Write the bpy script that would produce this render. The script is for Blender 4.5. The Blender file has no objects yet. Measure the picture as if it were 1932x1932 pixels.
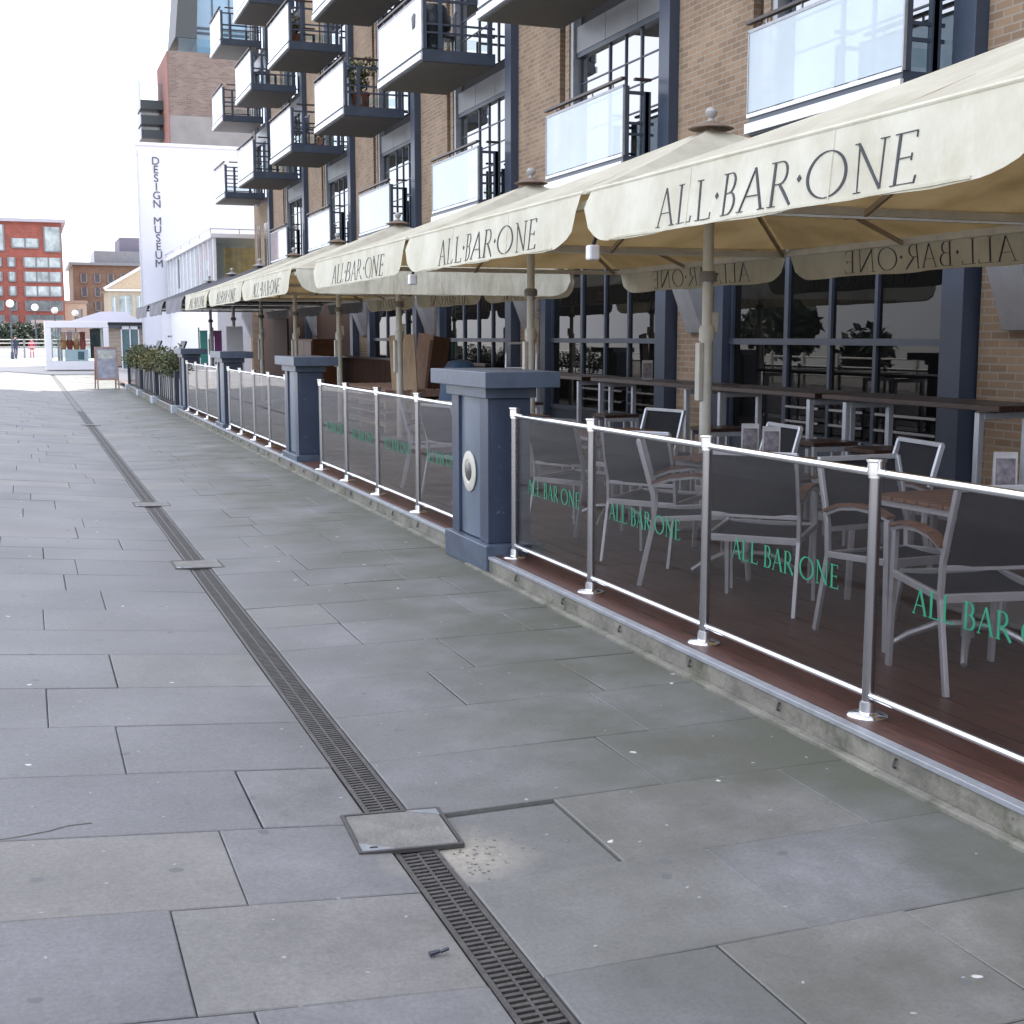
import bpy, bmesh, math, random
from mathutils import Vector, Matrix
R = math.radians
rnd = random.Random(7)
sc = bpy.context.scene
col = sc.collection

# ------------------------------------------------------------------ camera
cam = bpy.data.cameras.new('camera')
cam.sensor_width = 36
cam.lens = 36 * 2440 / 1932
cam.clip_end = 3000
camo = bpy.data.objects.new('camera', cam)
col.objects.link(camo)
camo.location = (0, 0, 1.6)
camo.rotation_euler = (R(90 - 7.679), 0, R(-20.51))
sc.camera = camo

# ------------------------------------------------------------------ world, sun, exposure
SUN_AZ, SUN_EL = R(43.6), R(48)          # azimuth from +Y towards +X
w = bpy.data.worlds.new('World')
sc.world = w
w.use_nodes = True
nt = w.node_tree
sky = nt.nodes.new('ShaderNodeTexSky')
sky.sky_type = 'NISHITA'
sky.sun_disc = False
sky.sun_elevation = SUN_EL
sky.sun_rotation = SUN_AZ
sky.air_density = 1.0
sky.dust_density = 1.5
sky.ozone_density = 1.0
# thin bright cloud over most of the sky
wtc = nt.nodes.new('ShaderNodeTexCoord')
wnz = nt.nodes.new('ShaderNodeTexNoise')
wnz.inputs['Scale'].default_value = 2.2
wnz.inputs['Detail'].default_value = 7
wnz.inputs['Roughness'].default_value = .55
nt.links.new(wtc.outputs['Generated'], wnz.inputs['Vector'])
wcr = nt.nodes.new('ShaderNodeValToRGB')
wcr.color_ramp.elements[0].position = .34
wcr.color_ramp.elements[1].position = .60
wcr.color_ramp.elements[0].color = (.55, .55, .55, 1)
wcr.color_ramp.elements[1].color = (.97, .97, .97, 1)
nt.links.new(wnz.outputs[0], wcr.inputs[0])
wmx = nt.nodes.new('ShaderNodeMix')
wmx.data_type = 'RGBA'
wmx.inputs[7].default_value = (6.2, 6.4, 7.2, 1)
nt.links.new(wcr.outputs[0], wmx.inputs[0])
nt.links.new(sky.outputs[0], wmx.inputs[6])
nt.links.new(wmx.outputs[2], nt.nodes['Background'].inputs[0])
nt.nodes['Background'].inputs[1].default_value = 0.15
sun = bpy.data.lights.new('sun', 'SUN')
sun.energy = 5.0
sun.angle = R(0.5)
sun.color = (1, .95, .87)
suno = bpy.data.objects.new('sun', sun)
col.objects.link(suno)
d = Vector((math.sin(SUN_AZ) * math.cos(SUN_EL), math.cos(SUN_AZ) * math.cos(SUN_EL), math.sin(SUN_EL)))
suno.rotation_euler = d.to_track_quat('Z', 'Y').to_euler()
suno.location = (20, 20, 40)
sc.view_settings.view_transform = 'Standard'
sc.view_settings.look = 'None'
sc.view_settings.gamma = 1
sc.view_settings.exposure = 1.46
sc.render.engine = 'CYCLES'
sc.cycles.use_denoising = True
sc.cycles.max_bounces = 10
sc.cycles.transparent_max_bounces = 16
sc.cycles.glossy_bounces = 4
sc.cycles.diffuse_bounces = 4
sc.cycles.caustics_reflective = False
sc.cycles.caustics_refractive = False

# ------------------------------------------------------------------ materials
MATS = {}
def base_mat(name):
    m = bpy.data.materials.new(name)
    m.use_nodes = True
    n = m.node_tree
    return m, n, n.nodes['Principled BSDF']

def N(n, t, **kw):
    x = n.nodes.new(t)
    for k, v in kw.items():
        setattr(x, k, v)
    return x

def pm(name, c, rough=.6, metal=0., var=.12, scale=6., bump=0., bscale=None, spec=.5, stretch=None, chips=None):
    """plain procedural material: two octaves of noise move the base colour a little"""
    if name in MATS:
        return MATS[name]
    m, n, b = base_mat(name)
    tc = N(n, 'ShaderNodeTexCoord')
    src = tc.outputs['Object']
    if stretch:
        mp = N(n, 'ShaderNodeMapping')
        mp.inputs['Scale'].default_value = stretch
        n.links.new(src, mp.inputs[0])
        src = mp.outputs[0]
    nz = N(n, 'ShaderNodeTexNoise')
    nz.inputs['Scale'].default_value = scale
    nz.inputs['Detail'].default_value = 6
    nz.inputs['Roughness'].default_value = .6
    n.links.new(src, nz.inputs['Vector'])
    cr = N(n, 'ShaderNodeValToRGB')
    cr.color_ramp.elements[0].position = .3
    cr.color_ramp.elements[1].position = .7
    cr.color_ramp.elements[0].color = [max(0, v * (1 - var)) for v in c] + [1]
    cr.color_ramp.elements[1].color = [min(1, v * (1 + var)) for v in c] + [1]
    n.links.new(nz.outputs[0], cr.inputs[0])
    csock = cr.outputs[0]
    if chips:
        for sc_, lo, hi, cc in chips:
            nc = N(n, 'ShaderNodeTexNoise')
            nc.inputs['Scale'].default_value = sc_; nc.inputs['Detail'].default_value = 9; nc.inputs['Roughness'].default_value = .7
            n.links.new(src, nc.inputs['Vector'])
            rc = N(n, 'ShaderNodeValToRGB')
            rc.color_ramp.elements[0].position = lo; rc.color_ramp.elements[1].position = hi
            n.links.new(nc.outputs[0], rc.inputs[0])
            mc = N(n, 'ShaderNodeMix', data_type='RGBA')
            n.links.new(rc.outputs[0], mc.inputs[0]); n.links.new(csock, mc.inputs[6]); mc.inputs[7].default_value = (*cc, 1)
            csock = mc.outputs[2]
    n.links.new(csock, b.inputs['Base Color'])
    mr = N(n, 'ShaderNodeMapRange')
    mr.inputs[3].default_value = max(0.02, rough - .08)
    mr.inputs[4].default_value = min(1, rough + .08)
    n.links.new(nz.outputs[0], mr.inputs[0])
    n.links.new(mr.outputs[0], b.inputs['Roughness'])
    b.inputs['Metallic'].default_value = metal
    b.inputs['Specular IOR Level'].default_value = spec
    if bump:
        nb = N(n, 'ShaderNodeTexNoise')
        nb.inputs['Scale'].default_value = bscale or scale * 6
        nb.inputs['Detail'].default_value = 5
        n.links.new(src, nb.inputs['Vector'])
        bp = N(n, 'ShaderNodeBump')
        bp.inputs['Strength'].default_value = bump
        bp.inputs['Distance'].default_value = .02
        n.links.new(nb.outputs[0], bp.inputs['Height'])
        n.links.new(bp.outputs[0], b.inputs['Normal'])
    MATS[name] = m
    return m

def brick_mat(name, c1, c2, mortar, axis='YZ', sx=1.0):
    m, n, b = base_mat(name)
    tc = N(n, 'ShaderNodeTexCoord')
    sp = N(n, 'ShaderNodeSeparateXYZ')
    cb = N(n, 'ShaderNodeCombineXYZ')
    n.links.new(tc.outputs['Object'], sp.inputs[0])
    add = N(n, 'ShaderNodeMath', operation='ADD')
    n.links.new(sp.outputs['X'], add.inputs[0])
    n.links.new(sp.outputs['Y'], add.inputs[1])
    n.links.new(add.outputs[0], cb.inputs['X'])
    n.links.new(sp.outputs['Z'], cb.inputs['Y'])
    bt = N(n, 'ShaderNodeTexBrick')
    bt.inputs['Scale'].default_value = 1
    bt.inputs['Brick Width'].default_value = .215 * sx
    bt.inputs['Row Height'].default_value = .072 * sx
    bt.inputs['Mortar Size'].default_value = .0085 * sx
    bt.inputs['Bias'].default_value = -.1
    bt.inputs['Color1'].default_value = (*c1, 1)
    bt.inputs['Color2'].default_value = (*c2, 1)
    bt.inputs['Mortar'].default_value = (*mortar, 1)
    n.links.new(cb.outputs[0], bt.inputs['Vector'])
    nz = N(n, 'ShaderNodeTexNoise')
    nz.inputs['Scale'].default_value = 1.3
    nz.inputs['Detail'].default_value = 8
    n.links.new(tc.outputs['Object'], nz.inputs['Vector'])
    mx = N(n, 'ShaderNodeMix', data_type='RGBA', blend_type='MULTIPLY')
    mx.inputs[0].default_value = .55
    cr = N(n, 'ShaderNodeValToRGB')
    cr.color_ramp.elements[0].color = (.6, .58, .56, 1)
    cr.color_ramp.elements[0].position = .3
    cr.color_ramp.elements[1].color = (1, 1, 1, 1)
    cr.color_ramp.elements[1].position = .65
    n.links.new(nz.outputs[0], cr.inputs[0])
    n.links.new(bt.outputs['Color'], mx.inputs[6])
    n.links.new(cr.outputs[0], mx.inputs[7])
    n.links.new(mx.outputs[2], b.inputs['Base Color'])
    b.inputs['Roughness'].default_value = .85
    bp = N(n, 'ShaderNodeBump')
    bp.inputs['Strength'].default_value = .5
    bp.inputs['Distance'].default_value = .01
    bp.invert = True
    n.links.new(bt.outputs['Fac'], bp.inputs['Height'])
    n.links.new(bp.outputs[0], b.inputs['Normal'])
    MATS[name] = m
    return m

def glass_mat(name, tint, ior=1.5, base=None, opaque=0.0, rough=0.0):
    """sheet glass: tinted see-through plus a Fresnel mirror; opaque = share of the body colour base"""
    m = bpy.data.materials.new(name)
    m.use_nodes = True
    n = m.node_tree
    n.nodes.remove(n.nodes['Principled BSDF'])
    out = n.nodes['Material Output']
    tr = N(n, 'ShaderNodeBsdfTransparent')
    tr.inputs[0].default_value = (*tint, 1)
    body = tr
    if opaque > 0:
        df = N(n, 'ShaderNodeBsdfDiffuse')
        tc = N(n, 'ShaderNodeTexCoord')
        nz = N(n, 'ShaderNodeTexNoise')
        nz.inputs['Scale'].default_value = 1.5
        cr = N(n, 'ShaderNodeValToRGB')
        cr.color_ramp.elements[0].color = [v * .8 for v in base] + [1]
        cr.color_ramp.elements[1].color = [min(1, v * 1.1) for v in base] + [1]
        n.links.new(tc.outputs['Object'], nz.inputs['Vector'])
        n.links.new(nz.outputs[0], cr.inputs[0])
        n.links.new(cr.outputs[0], df.inputs[0])
        mx = N(n, 'ShaderNodeMixShader')
        mx.inputs[0].default_value = opaque
        n.links.new(tr.outputs[0], mx.inputs[1])
        n.links.new(df.outputs[0], mx.inputs[2])
        body = mx
    gl = N(n, 'ShaderNodeBsdfGlossy')
    gl.inputs['Roughness'].default_value = rough
    # Schlick mirror share, the same from both sides of the sheet
    geo = N(n, 'ShaderNodeNewGeometry')
    dt = N(n, 'ShaderNodeVectorMath', operation='DOT_PRODUCT')
    n.links.new(geo.outputs['Incoming'], dt.inputs[0]); n.links.new(geo.outputs['Normal'], dt.inputs[1])
    ab = N(n, 'ShaderNodeMath', operation='ABSOLUTE'); n.links.new(dt.outputs['Value'], ab.inputs[0])
    om = N(n, 'ShaderNodeMath', operation='SUBTRACT'); om.inputs[0].default_value = 1; n.links.new(ab.outputs[0], om.inputs[1])
    p5 = N(n, 'ShaderNodeMath', operation='POWER'); p5.inputs[1].default_value = 5; n.links.new(om.outputs[0], p5.inputs[0])
    f0 = ((ior - 1) / (ior + 1)) ** 2
    ma = N(n, 'ShaderNodeMath', operation='MULTIPLY_ADD', use_clamp=True)
    n.links.new(p5.outputs[0], ma.inputs[0]); ma.inputs[1].default_value = 1 - f0; ma.inputs[2].default_value = f0
    m2 = N(n, 'ShaderNodeMixShader')
    n.links.new(ma.outputs[0], m2.inputs[0])
    n.links.new(body.outputs[0], m2.inputs[1])
    n.links.new(gl.outputs[0], m2.inputs[2])
    n.links.new(m2.outputs[0], out.inputs[0])
    MATS[name] = m
    return m

def cloth_mat(name, c, ct, trans=.35, crease=(1, 1, 1)):
    m = bpy.data.materials.new(name)
    m.use_nodes = True
    n = m.node_tree
    n.nodes.remove(n.nodes['Principled BSDF'])
    out = n.nodes['Material Output']
    tc = N(n, 'ShaderNodeTexCoord')
    nz = N(n, 'ShaderNodeTexNoise')
    nz.inputs['Scale'].default_value = 2.2
    nz.inputs['Detail'].default_value = 8
    nz.inputs['Roughness'].default_value = .65
    n.links.new(tc.outputs['Object'], nz.inputs['Vector'])
    def ramp(cc):
        cr = N(n, 'ShaderNodeValToRGB')
        cr.color_ramp.elements[0].position = .3
        cr.color_ramp.elements[1].position = .6
        cr.color_ramp.elements[0].color = [cc[0] * .80, cc[1] * .78, cc[2] * .72, 1]
        cr.color_ramp.elements[1].color = list(cc) + [1]
        n.links.new(nz.outputs[0], cr.inputs[0])
        return cr
    df = N(n, 'ShaderNodeBsdfDiffuse')
    ts = N(n, 'ShaderNodeBsdfTranslucent')
    n.links.new(ramp(c).outputs[0], df.inputs[0])
    n.links.new(ramp(ct).outputs[0], ts.inputs[0])
    wv = N(n, 'ShaderNodeTexNoise')
    wv.inputs['Scale'].default_value = 3.0
    wv.inputs['Detail'].default_value = 4
    mpv = N(n, 'ShaderNodeMapping')
    mpv.inputs['Scale'].default_value = crease
    n.links.new(tc.outputs['Object'], mpv.inputs[0])
    n.links.new(mpv.outputs[0], wv.inputs['Vector'])
    bp = N(n, 'ShaderNodeBump')
    bp.inputs['Strength'].default_value = .55
    bp.inputs['Distance'].default_value = .06
    n.links.new(wv.outputs[0], bp.inputs['Height'])
    n.links.new(bp.outputs[0], df.inputs['Normal'])
    mx = N(n, 'ShaderNodeMixShader')
    mx.inputs[0].default_value = trans
    n.links.new(df.outputs[0], mx.inputs[1])
    n.links.new(ts.outputs[0], mx.inputs[2])
    n.links.new(mx.outputs[0], out.inputs[0])
    MATS[name] = m
    return m

def pave_mat():
    m, n, b = base_mat('paving_stone')
    tc = N(n, 'ShaderNodeTexCoord')
    at = N(n, 'ShaderNodeAttribute')
    at.attribute_name = 'slab'
    L = n.links.new
    # base tone of each slab
    cr = N(n, 'ShaderNodeValToRGB')
    els = cr.color_ramp.elements
    els[0].position, els[0].color = 0, (.170, .171, .177, 1)
    els[1].position, els[1].color = 1, (.203, .198, .192, 1)
    e = els.new(.5); e.color = (.188, .189, .194, 1)
    e = els.new(.86); e.color = (.197, .197, .200, 1)
    e = els.new(.95); e.color = (.208, .201, .190, 1)
    L(at.outputs['Fac'], cr.inputs[0])
    # cloudy staining
    def noise(scale, detail=6, rough=.6):
        z = N(n, 'ShaderNodeTexNoise')
        z.inputs['Scale'].default_value = scale
        z.inputs['Detail'].default_value = detail
        z.inputs['Roughness'].default_value = rough
        L(tc.outputs['Object'], z.inputs['Vector'])
        return z
    def mul(a, bsock, fac, mode='MULTIPLY'):
        x = N(n, 'ShaderNodeMix', data_type='RGBA', blend_type=mode)
        if isinstance(fac, float):
            x.inputs[0].default_value = fac
        else:
            L(fac, x.inputs[0])
        L(a, x.inputs[6])
        if isinstance(bsock, tuple):
            x.inputs[7].default_value = (*bsock, 1)
        else:
            L(bsock, x.inputs[7])
        return x.outputs[2]
    def ramp(sock, p0, c0, p1, c1):
        r = N(n, 'ShaderNodeValToRGB')
        r.color_ramp.elements[0].position = p0
        r.color_ramp.elements[1].position = p1
        r.color_ramp.elements[0].color = (c0, c0, c0, 1)
        r.color_ramp.elements[1].color = (c1, c1, c1, 1)
        L(sock, r.inputs[0])
        return r.outputs[0]
    c = mul(cr.outputs[0], ramp(noise(1.5, 10, .74).outputs[0], .34, .66, .66, 1.12), 1.0)
    c = mul(c, ramp(noise(70, 5, .75).outputs[0], .3, .80, .7, 1.16), 1.0)
    # green algae, strongest beside the terrace kerb
    sp = N(n, 'ShaderNodeSeparateXYZ')
    L(tc.outputs['Object'], sp.inputs[0])
    mr = N(n, 'ShaderNodeMapRange')
    mr.inputs[1].default_value = .7
    mr.inputs[2].default_value = 2.4
    L(sp.outputs['X'], mr.inputs[0])
    g = N(n, 'ShaderNodeMath', operation='MULTIPLY')
    L(mr.outputs[0], g.inputs[0])
    L(ramp(noise(1.1, 7, .6).outputs[0], .34, .10, .58, .95), g.inputs[1])
    c = mul(c, (.084, .087, .068), g.outputs[0], 'MIX')
    # narrow darker dirt right at the kerb
    mk = N(n, 'ShaderNodeMapRange')
    mk.inputs[1].default_value = 2.45
    mk.inputs[2].default_value = 2.9
    L(sp.outputs['X'], mk.inputs[0])
    gk = N(n, 'ShaderNodeMath', operation='MULTIPLY')
    L(mk.outputs[0], gk.inputs[0])
    L(ramp(noise(2.5, 6, .7).outputs[0], .35, .1, .6, .8), gk.inputs[1])
    c = mul(c, (.085, .092, .065), gk.outputs[0], 'MIX')
    # dark spots and pale chewing-gum marks
    def spots(scale, thr, colr, mode='MIX'):
        v = N(n, 'ShaderNodeTexVoronoi', voronoi_dimensions='2D')
        v.inputs['Scale'].default_value = scale
        nd = noise(14, 2)
        av = N(n, 'ShaderNodeVectorMath', operation='MULTIPLY_ADD')
        L(nd.outputs['Color'], av.inputs[0])
        av.inputs[1].default_value = (.05, .05, .05)
        L(tc.outputs['Object'], av.inputs[2])
        L(av.outputs[0], v.inputs['Vector'])
        sx = N(n, 'ShaderNodeSeparateColor')
        L(v.outputs['Color'], sx.inputs[0])
        k = N(n, 'ShaderNodeMath', operation='GREATER_THAN')
        k.inputs[1].default_value = .68
        L(sx.outputs[0], k.inputs[0])
        rr = ramp(v.outputs['Distance'], thr * .7, 1, thr, 0)
        q = N(n, 'ShaderNodeMath', operation='MULTIPLY')
        L(rr, q.inputs[0]); L(k.outputs[0], q.inputs[1])
        return mul_c(colr, q.outputs[0], mode)
    def mul_c(colr, fac, mode):
        nonlocal c
        c = mul(c, colr, fac, mode)
    spots(1.7, .020, (.52, .52, .50))
    spots(5.0, .030, (.30, .30, .30))
    spots(2.7, .055, (.115, .118, .12))
    # cement smear left on the sunken slab by the drain cover
    dv = N(n, 'ShaderNodeVectorMath', operation='DISTANCE')
    nd2 = noise(9, 6, .7)
    av2 = N(n, 'ShaderNodeVectorMath', operation='MULTIPLY_ADD')
    L(nd2.outputs['Color'], av2.inputs[0]); av2.inputs[1].default_value = (.22, .22, 0); L(tc.outputs['Object'], av2.inputs[2])
    L(av2.outputs[0], dv.inputs[0]); dv.inputs[1].default_value = (1.31, 3.79, 0)
    sm = N(n, 'ShaderNodeMath', operation='MULTIPLY')
    L(ramp(dv.outputs['Value'], .05, 1, .26, 0), sm.inputs[0]); L(ramp(noise(40, 5, .7).outputs[0], .35, .45, .6, 1), sm.inputs[1])
    c = mul(c, (.32, .295, .245), sm.outputs[0], 'MIX')
    # a long pale wash farther up, right of the drain
    L(c, b.inputs['Base Color'])
    rr = ramp(noise(3.0).outputs[0], .3, .5, .7, .72)
    L(rr, b.inputs['Roughness'])
    b.inputs['Specular IOR Level'].default_value = .35
    bp = N(n, 'ShaderNodeBump')
    bp.inputs['Strength'].default_value = .25
    bp.inputs['Distance'].default_value = .01
    L(noise(25, 6, .65).outputs[0], bp.inputs['Height'])
    L(bp.outputs[0], b.inputs['Normal'])
    MATS['paving_stone'] = m
    return m

def leaf_mat(name, c1, c2):
    m, n, b = base_mat(name)
    g = N(n, 'ShaderNodeAttribute')
    g.attribute_name = 'tone'
    cr = N(n, 'ShaderNodeValToRGB')
    cr.color_ramp.elements[0].color = (*c1, 1)
    cr.color_ramp.elements[1].color = (*c2, 1)
    n.links.new(g.outputs['Fac'], cr.inputs[0])
    n.links.new(cr.outputs[0], b.inputs['Base Color'])
    b.inputs['Roughness'].default_value = .55
    MATS[name] = m
    return m

PAVE = pave_mat()
JOINT = pm('joint_dirt', (.12, .12, .105), .95, var=.4, scale=9)
PLAZA = pm('far_plaza_stone', (.34, .33, .32), .8, var=.12, scale=.6, bump=.1)
IRON = pm('cast_iron', (.070, .066, .062), .55, metal=.3, var=.3, scale=14, bump=.2)
BLACK = pm('drain_black', (.012, .012, .013), .8)
COVER = pm('cover_concrete', (.165, .160, .150), .75, var=.25, scale=9, bump=.3, chips=[(12, .58, .70, (.24, .225, .19))])
CEMENT = pm('cement_crumbs', (.265, .245, .21), .95, var=.3, scale=24, bump=.8)
CONC = pm('kerb_concrete', (.185, .178, .150), .9, var=.35, scale=4, bump=.5, chips=[(3, .52, .68, (.07, .075, .045)), (22, .62, .68, (.075, .07, .06))])
TRIM = pm('metal_trim', (.33, .345, .37), .5, metal=.4, var=.15, scale=12)
DECKR = pm('red_deck_board', (.078, .034, .025), .45, var=.4, scale=5, bump=.15, stretch=(8, 1, 8))
CHROME = pm('polished_steel', (.82, .83, .85), .16, metal=1, var=.01, scale=1)
STEEL = pm('brushed_steel', (.36, .355, .365), .26, metal=1, var=.02, scale=1)
SILV = pm('silver_fascia', (.66, .68, .70), .35, metal=.2, var=.05)
BLUE = pm('blue_grey_paint', (.062, .084, .122), .40, var=.26, scale=4, bump=.10, bscale=18, chips=[(7, .60, .72, (.10, .10, .095)), (16, .66, .69, (.17, .18, .19))])
BLUEC2 = pm('column_blue_paint', (.040, .054, .085), .42, var=.12, scale=3)
BLUED = pm('dark_blue_frame_paint', (.042, .055, .080), .4, var=.15, scale=4)
SMOKE = glass_mat('smoked_balustrade_glass', (.78, .76, .75), 1.45)
GREEN = pm('green_vinyl', (.010, .20, .11), .5, var=.15, scale=20)
CREAM = cloth_mat('cream_canvas', (.74, .72, .61), (.80, .69, .48), .38)
CREAMV = cloth_mat('cream_valance_canvas', (.78, .77, .66), (.66, .58, .36), .25, (2.6, 2.6, .7))
GREYC = cloth_mat('charcoal_canvas', (.17, .17, .19), (.10, .10, .11), .15)
GREYV = cloth_mat('grey_valance_canvas', (.30, .30, .33), (.15, .15, .16), .15)
LETTER = pm('letter_ink', (.05, .055, .06), .8)
POLE = pm('pale_pole_paint', (.62, .62, .57), .45, var=.12, scale=6)
POLED = pm('grey_fitting', (.22, .22, .22), .5)
ALU = pm('silver_chair_tube', (.52, .55, .60), .35, metal=.55, var=.08)
WOOD = pm('teak_slat', (.14, .068, .04), .5, var=.35, scale=6, stretch=(1, 10, 10))
WOODD = pm('dark_table_wood', (.040, .018, .013), .35, var=.4, scale=6)
TIMB = pm('pale_plywood', (.50, .38, .26), .7, var=.2, scale=4, stretch=(6, 6, 1))
TIMBP = pm('pinkish_board', (.38, .26, .21), .7, var=.2, scale=4, stretch=(6, 6, 1))
BROWN = pm('brown_hoarding', (.060, .030, .018), .75, var=.3, scale=3, stretch=(5, 5, 1), spec=.15)
UNDERSIDE_SHADE = cloth_mat('canopy_underside_shade', (.50, .41, .28), (.80, .67, .46), .55)  # cream canvas from below, its dimmer warm light put into the colour
BRICK = brick_mat('stock_brick', (.305, .210, .136), (.210, .142, .092), (.30, .265, .215))
BRICKT = brick_mat('tower_brick', (.20, .145, .120), (.135, .095, .08), (.19, .165, .145), sx=1.6)
SLOT = pm('brown_recess', (.060, .035, .022), .8)
SPAND = pm('grey_spandrel_panel', (.19, .20, .215), .42, metal=.3, var=.1, scale=2)
SOFFIT = pm('balcony_soffit', (.085, .080, .072), .7, var=.2, scale=2)
WINGL = glass_mat('window_glass', (0, 0, 0), 5.0, (.012, .014, .016), 1.0)
SHOPGL = glass_mat('shop_glass', (.35, .36, .36), 1.52, (.012, .012, .012), .55)
BALGL = glass_mat('pale_balcony_glass', (.85, .92, .95), 2.2, (.88, .91, .93), .85, .03)
BALGL1 = glass_mat('frosted_low_balcony_glass', (.80, .88, .92), 1.9, (.70, .80, .86), .45, .02)
CLEAR = glass_mat('clear_glass', (.86, .92, .92), 1.5)
WHITE = pm('white_render', (.60, .61, .67), .7, var=.03, scale=1)
WHITEP = pm('white_paint', (.66, .66, .70), .45, var=.04)
SHOPIN = pm('dark_interior', (.022, .020, .020), .8, var=.5, scale=1.2)
REDB = brick_mat('red_brick', (.30, .078, .055), (.24, .065, .048), (.27, .11, .09), sx=2.5)
BRNB = brick_mat('brown_brick', (.20, .125, .085), (.16, .10, .07), (.18, .13, .10), sx=2.5)
STONE = pm('pale_stone', (.42, .37, .29), .85, var=.12, scale=1.5)
ROOFG = pm('grey_roof', (.36, .35, .40), .6, var=.08, scale=1)
SLING = pm('black_sling_mesh', (.030, .031, .036), .85, var=.1, spec=.15)
LEAF = leaf_mat('shrub_leaf', (.020, .030, .012), (.150, .165, .050))
LEAFY = leaf_mat('yellow_shrub_leaf', (.04, .045, .014), (.24, .20, .06))
LEAFD = leaf_mat('far_bush_leaf', (.012, .022, .014), (.05, .075, .045))
GLOBE = pm('white_globe', (.85, .80, .80), .3, var=.02)
NAVY = pm('navy_plastic', (.020, .026, .042), .45, var=.2)
BLUEC = pm('blue_tarpaulin', (.035, .085, .18), .55, var=.25, scale=5, bump=.5, bscale=7)
ORANGE = pm('orange_exhibit', (.55, .20, .05), .6, var=.45, scale=3)
CRIM = pm('crimson_exhibit', (.30, .05, .04), .6, var=.35, scale=3)
SKIN = pm('skin', (.45, .28, .20), .6)
TEAL = pm('teal_print', (.10, .45, .38), .6)
PURP = pm('purple_print', (.25, .06, .22), .6)
PAPER = pm('poster_paper', (.36, .36, .37), .7, var=.25, scale=7)
BOARD = pm('chalk_board', (.30, .31, .37), .7, var=.35, scale=5)
AFRAME = pm('board_frame_wood', (.33, .20, .17), .6, var=.15)
TERRA = pm('terracotta', (.30, .11, .06), .8)

# ------------------------------------------------------------------ mesh helper
class MB:
    def __init__(s):
        s.v = []; s.f = []; s.a = []
    def quadbox(s, p):
        i = len(s.v)
        s.v += [tuple(q) for q in p]
        s.f += [[i + k for k in f] for f in ((0, 3, 2, 1), (4, 5, 6, 7), (0, 1, 5, 4), (1, 2, 6, 5), (2, 3, 7, 6), (3, 0, 4, 7))]
        return s
    def box(s, x0, x1, y0, y1, z0, z1):
        return s.quadbox([(x0, y0, z0), (x1, y0, z0), (x1, y1, z0), (x0, y1, z0), (x0, y0, z1), (x1, y0, z1), (x1, y1, z1), (x0, y1, z1)])
    def bar(s, p, q, w, h=None, up=(0, 0, 1)):
        h = h or w
        p = Vector(p); q = Vector(q)
        t = (q - p).normalized()
        u = Vector(up)
        if abs(t.dot(u)) > .98:
            u = Vector((0, 1, 0))
        r = t.cross(u).normalized(); u = r.cross(t).normalized()
        r *= w / 2; u *= h / 2
        return s.quadbox([p - r - u, p + r - u, q + r - u, q - r - u, p - r + u, p + r + u, q + r + u, q - r + u])
    def tube(s, pts, r, n=10):
        pts = [Vector(p) for p in pts]
        i0 = len(s.v)
        rs = r if isinstance(r, (list, tuple)) else [r] * len(pts)
        for k, p in enumerate(pts):
            t = (pts[min(k + 1, len(pts) - 1)] - pts[max(k - 1, 0)]).normalized()
            u = Vector((0, 0, 1)) if abs(t.z) < .9 else Vector((0, 1, 0))
            a = t.cross(u).normalized(); b = a.cross(t).normalized()
            for j in range(n):
                th = 2 * math.pi * j / n
                s.v.append(tuple(p + a * math.cos(th) * rs[k] + b * math.sin(th) * rs[k]))
        for k in range(len(pts) - 1):
            for j in range(n):
                s.f.append([i0 + k * n + j, i0 + k * n + (j + 1) % n, i0 + (k + 1) * n + (j + 1) % n, i0 + (k + 1) * n + j])
        s.f.append([i0 + j for j in range(n)][::-1])
        s.f.append([i0 + (len(pts) - 1) * n + j for j in range(n)])
        return s
    def lathe(s, prof, c=(0, 0, 0), n=20, axis='z'):
        i0 = len(s.v)
        for r, z in prof:
            for j in range(n):
                th = 2 * math.pi * j / n
                a, b = r * math.cos(th), r * math.sin(th)
                s.v.append((c[0] + a, c[1] + b, c[2] + z) if axis == 'z' else (c[0] + z, c[1] + a, c[2] + b))
        for k in range(len(prof) - 1):
            for j in range(n):
                s.f.append([i0 + k * n + j, i0 + k * n + (j + 1) % n, i0 + (k + 1) * n + (j + 1) % n, i0 + (k + 1) * n + j])
        s.f.append([i0 + j for j in range(n)][::-1])
        s.f.append([i0 + (len(prof) - 1) * n + j for j in range(n)])
        return s
    def prism(s, pts, d):
        """polygon of 3-D points pushed along d"""
        i = len(s.v); n = len(pts); d = Vector(d)
        s.v += [tuple(p) for p in pts] + [tuple(Vector(p) + d) for p in pts]
        s.f.append(list(range(i + n - 1, i - 1, -1)))
        s.f.append(list(range(i + n, i + 2 * n)))
        for k in range(n):
            s.f.append([i + k, i + (k + 1) % n, i + n + (k + 1) % n, i + n + k])
        return s
    def build(s, name, mat, parent=None, smooth=False, bevel=0, loc=(0, 0, 0)):
        me = bpy.data.meshes.new(name)
        me.from_pydata(s.v, [], s.f)
        bm = bmesh.new(); bm.from_mesh(me)
        bmesh.ops.recalc_face_normals(bm, faces=bm.faces)
        bm.to_mesh(me); bm.free()
        me.materials.append(mat)
        if smooth:
            me.polygons.foreach_set('use_smooth', [True] * len(me.polygons))
            try:
                me.set_sharp_from_angle(angle=R(40))
            except Exception:
                pass
        o = bpy.data.objects.new(name, me)
        col.objects.link(o)
        if parent:
            o.parent = parent
        o.location = loc
        if bevel:
            b = o.modifiers.new('bevel', 'BEVEL')
            b.width = bevel; b.segments = 2; b.limit_method = 'ANGLE'
        return o

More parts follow.
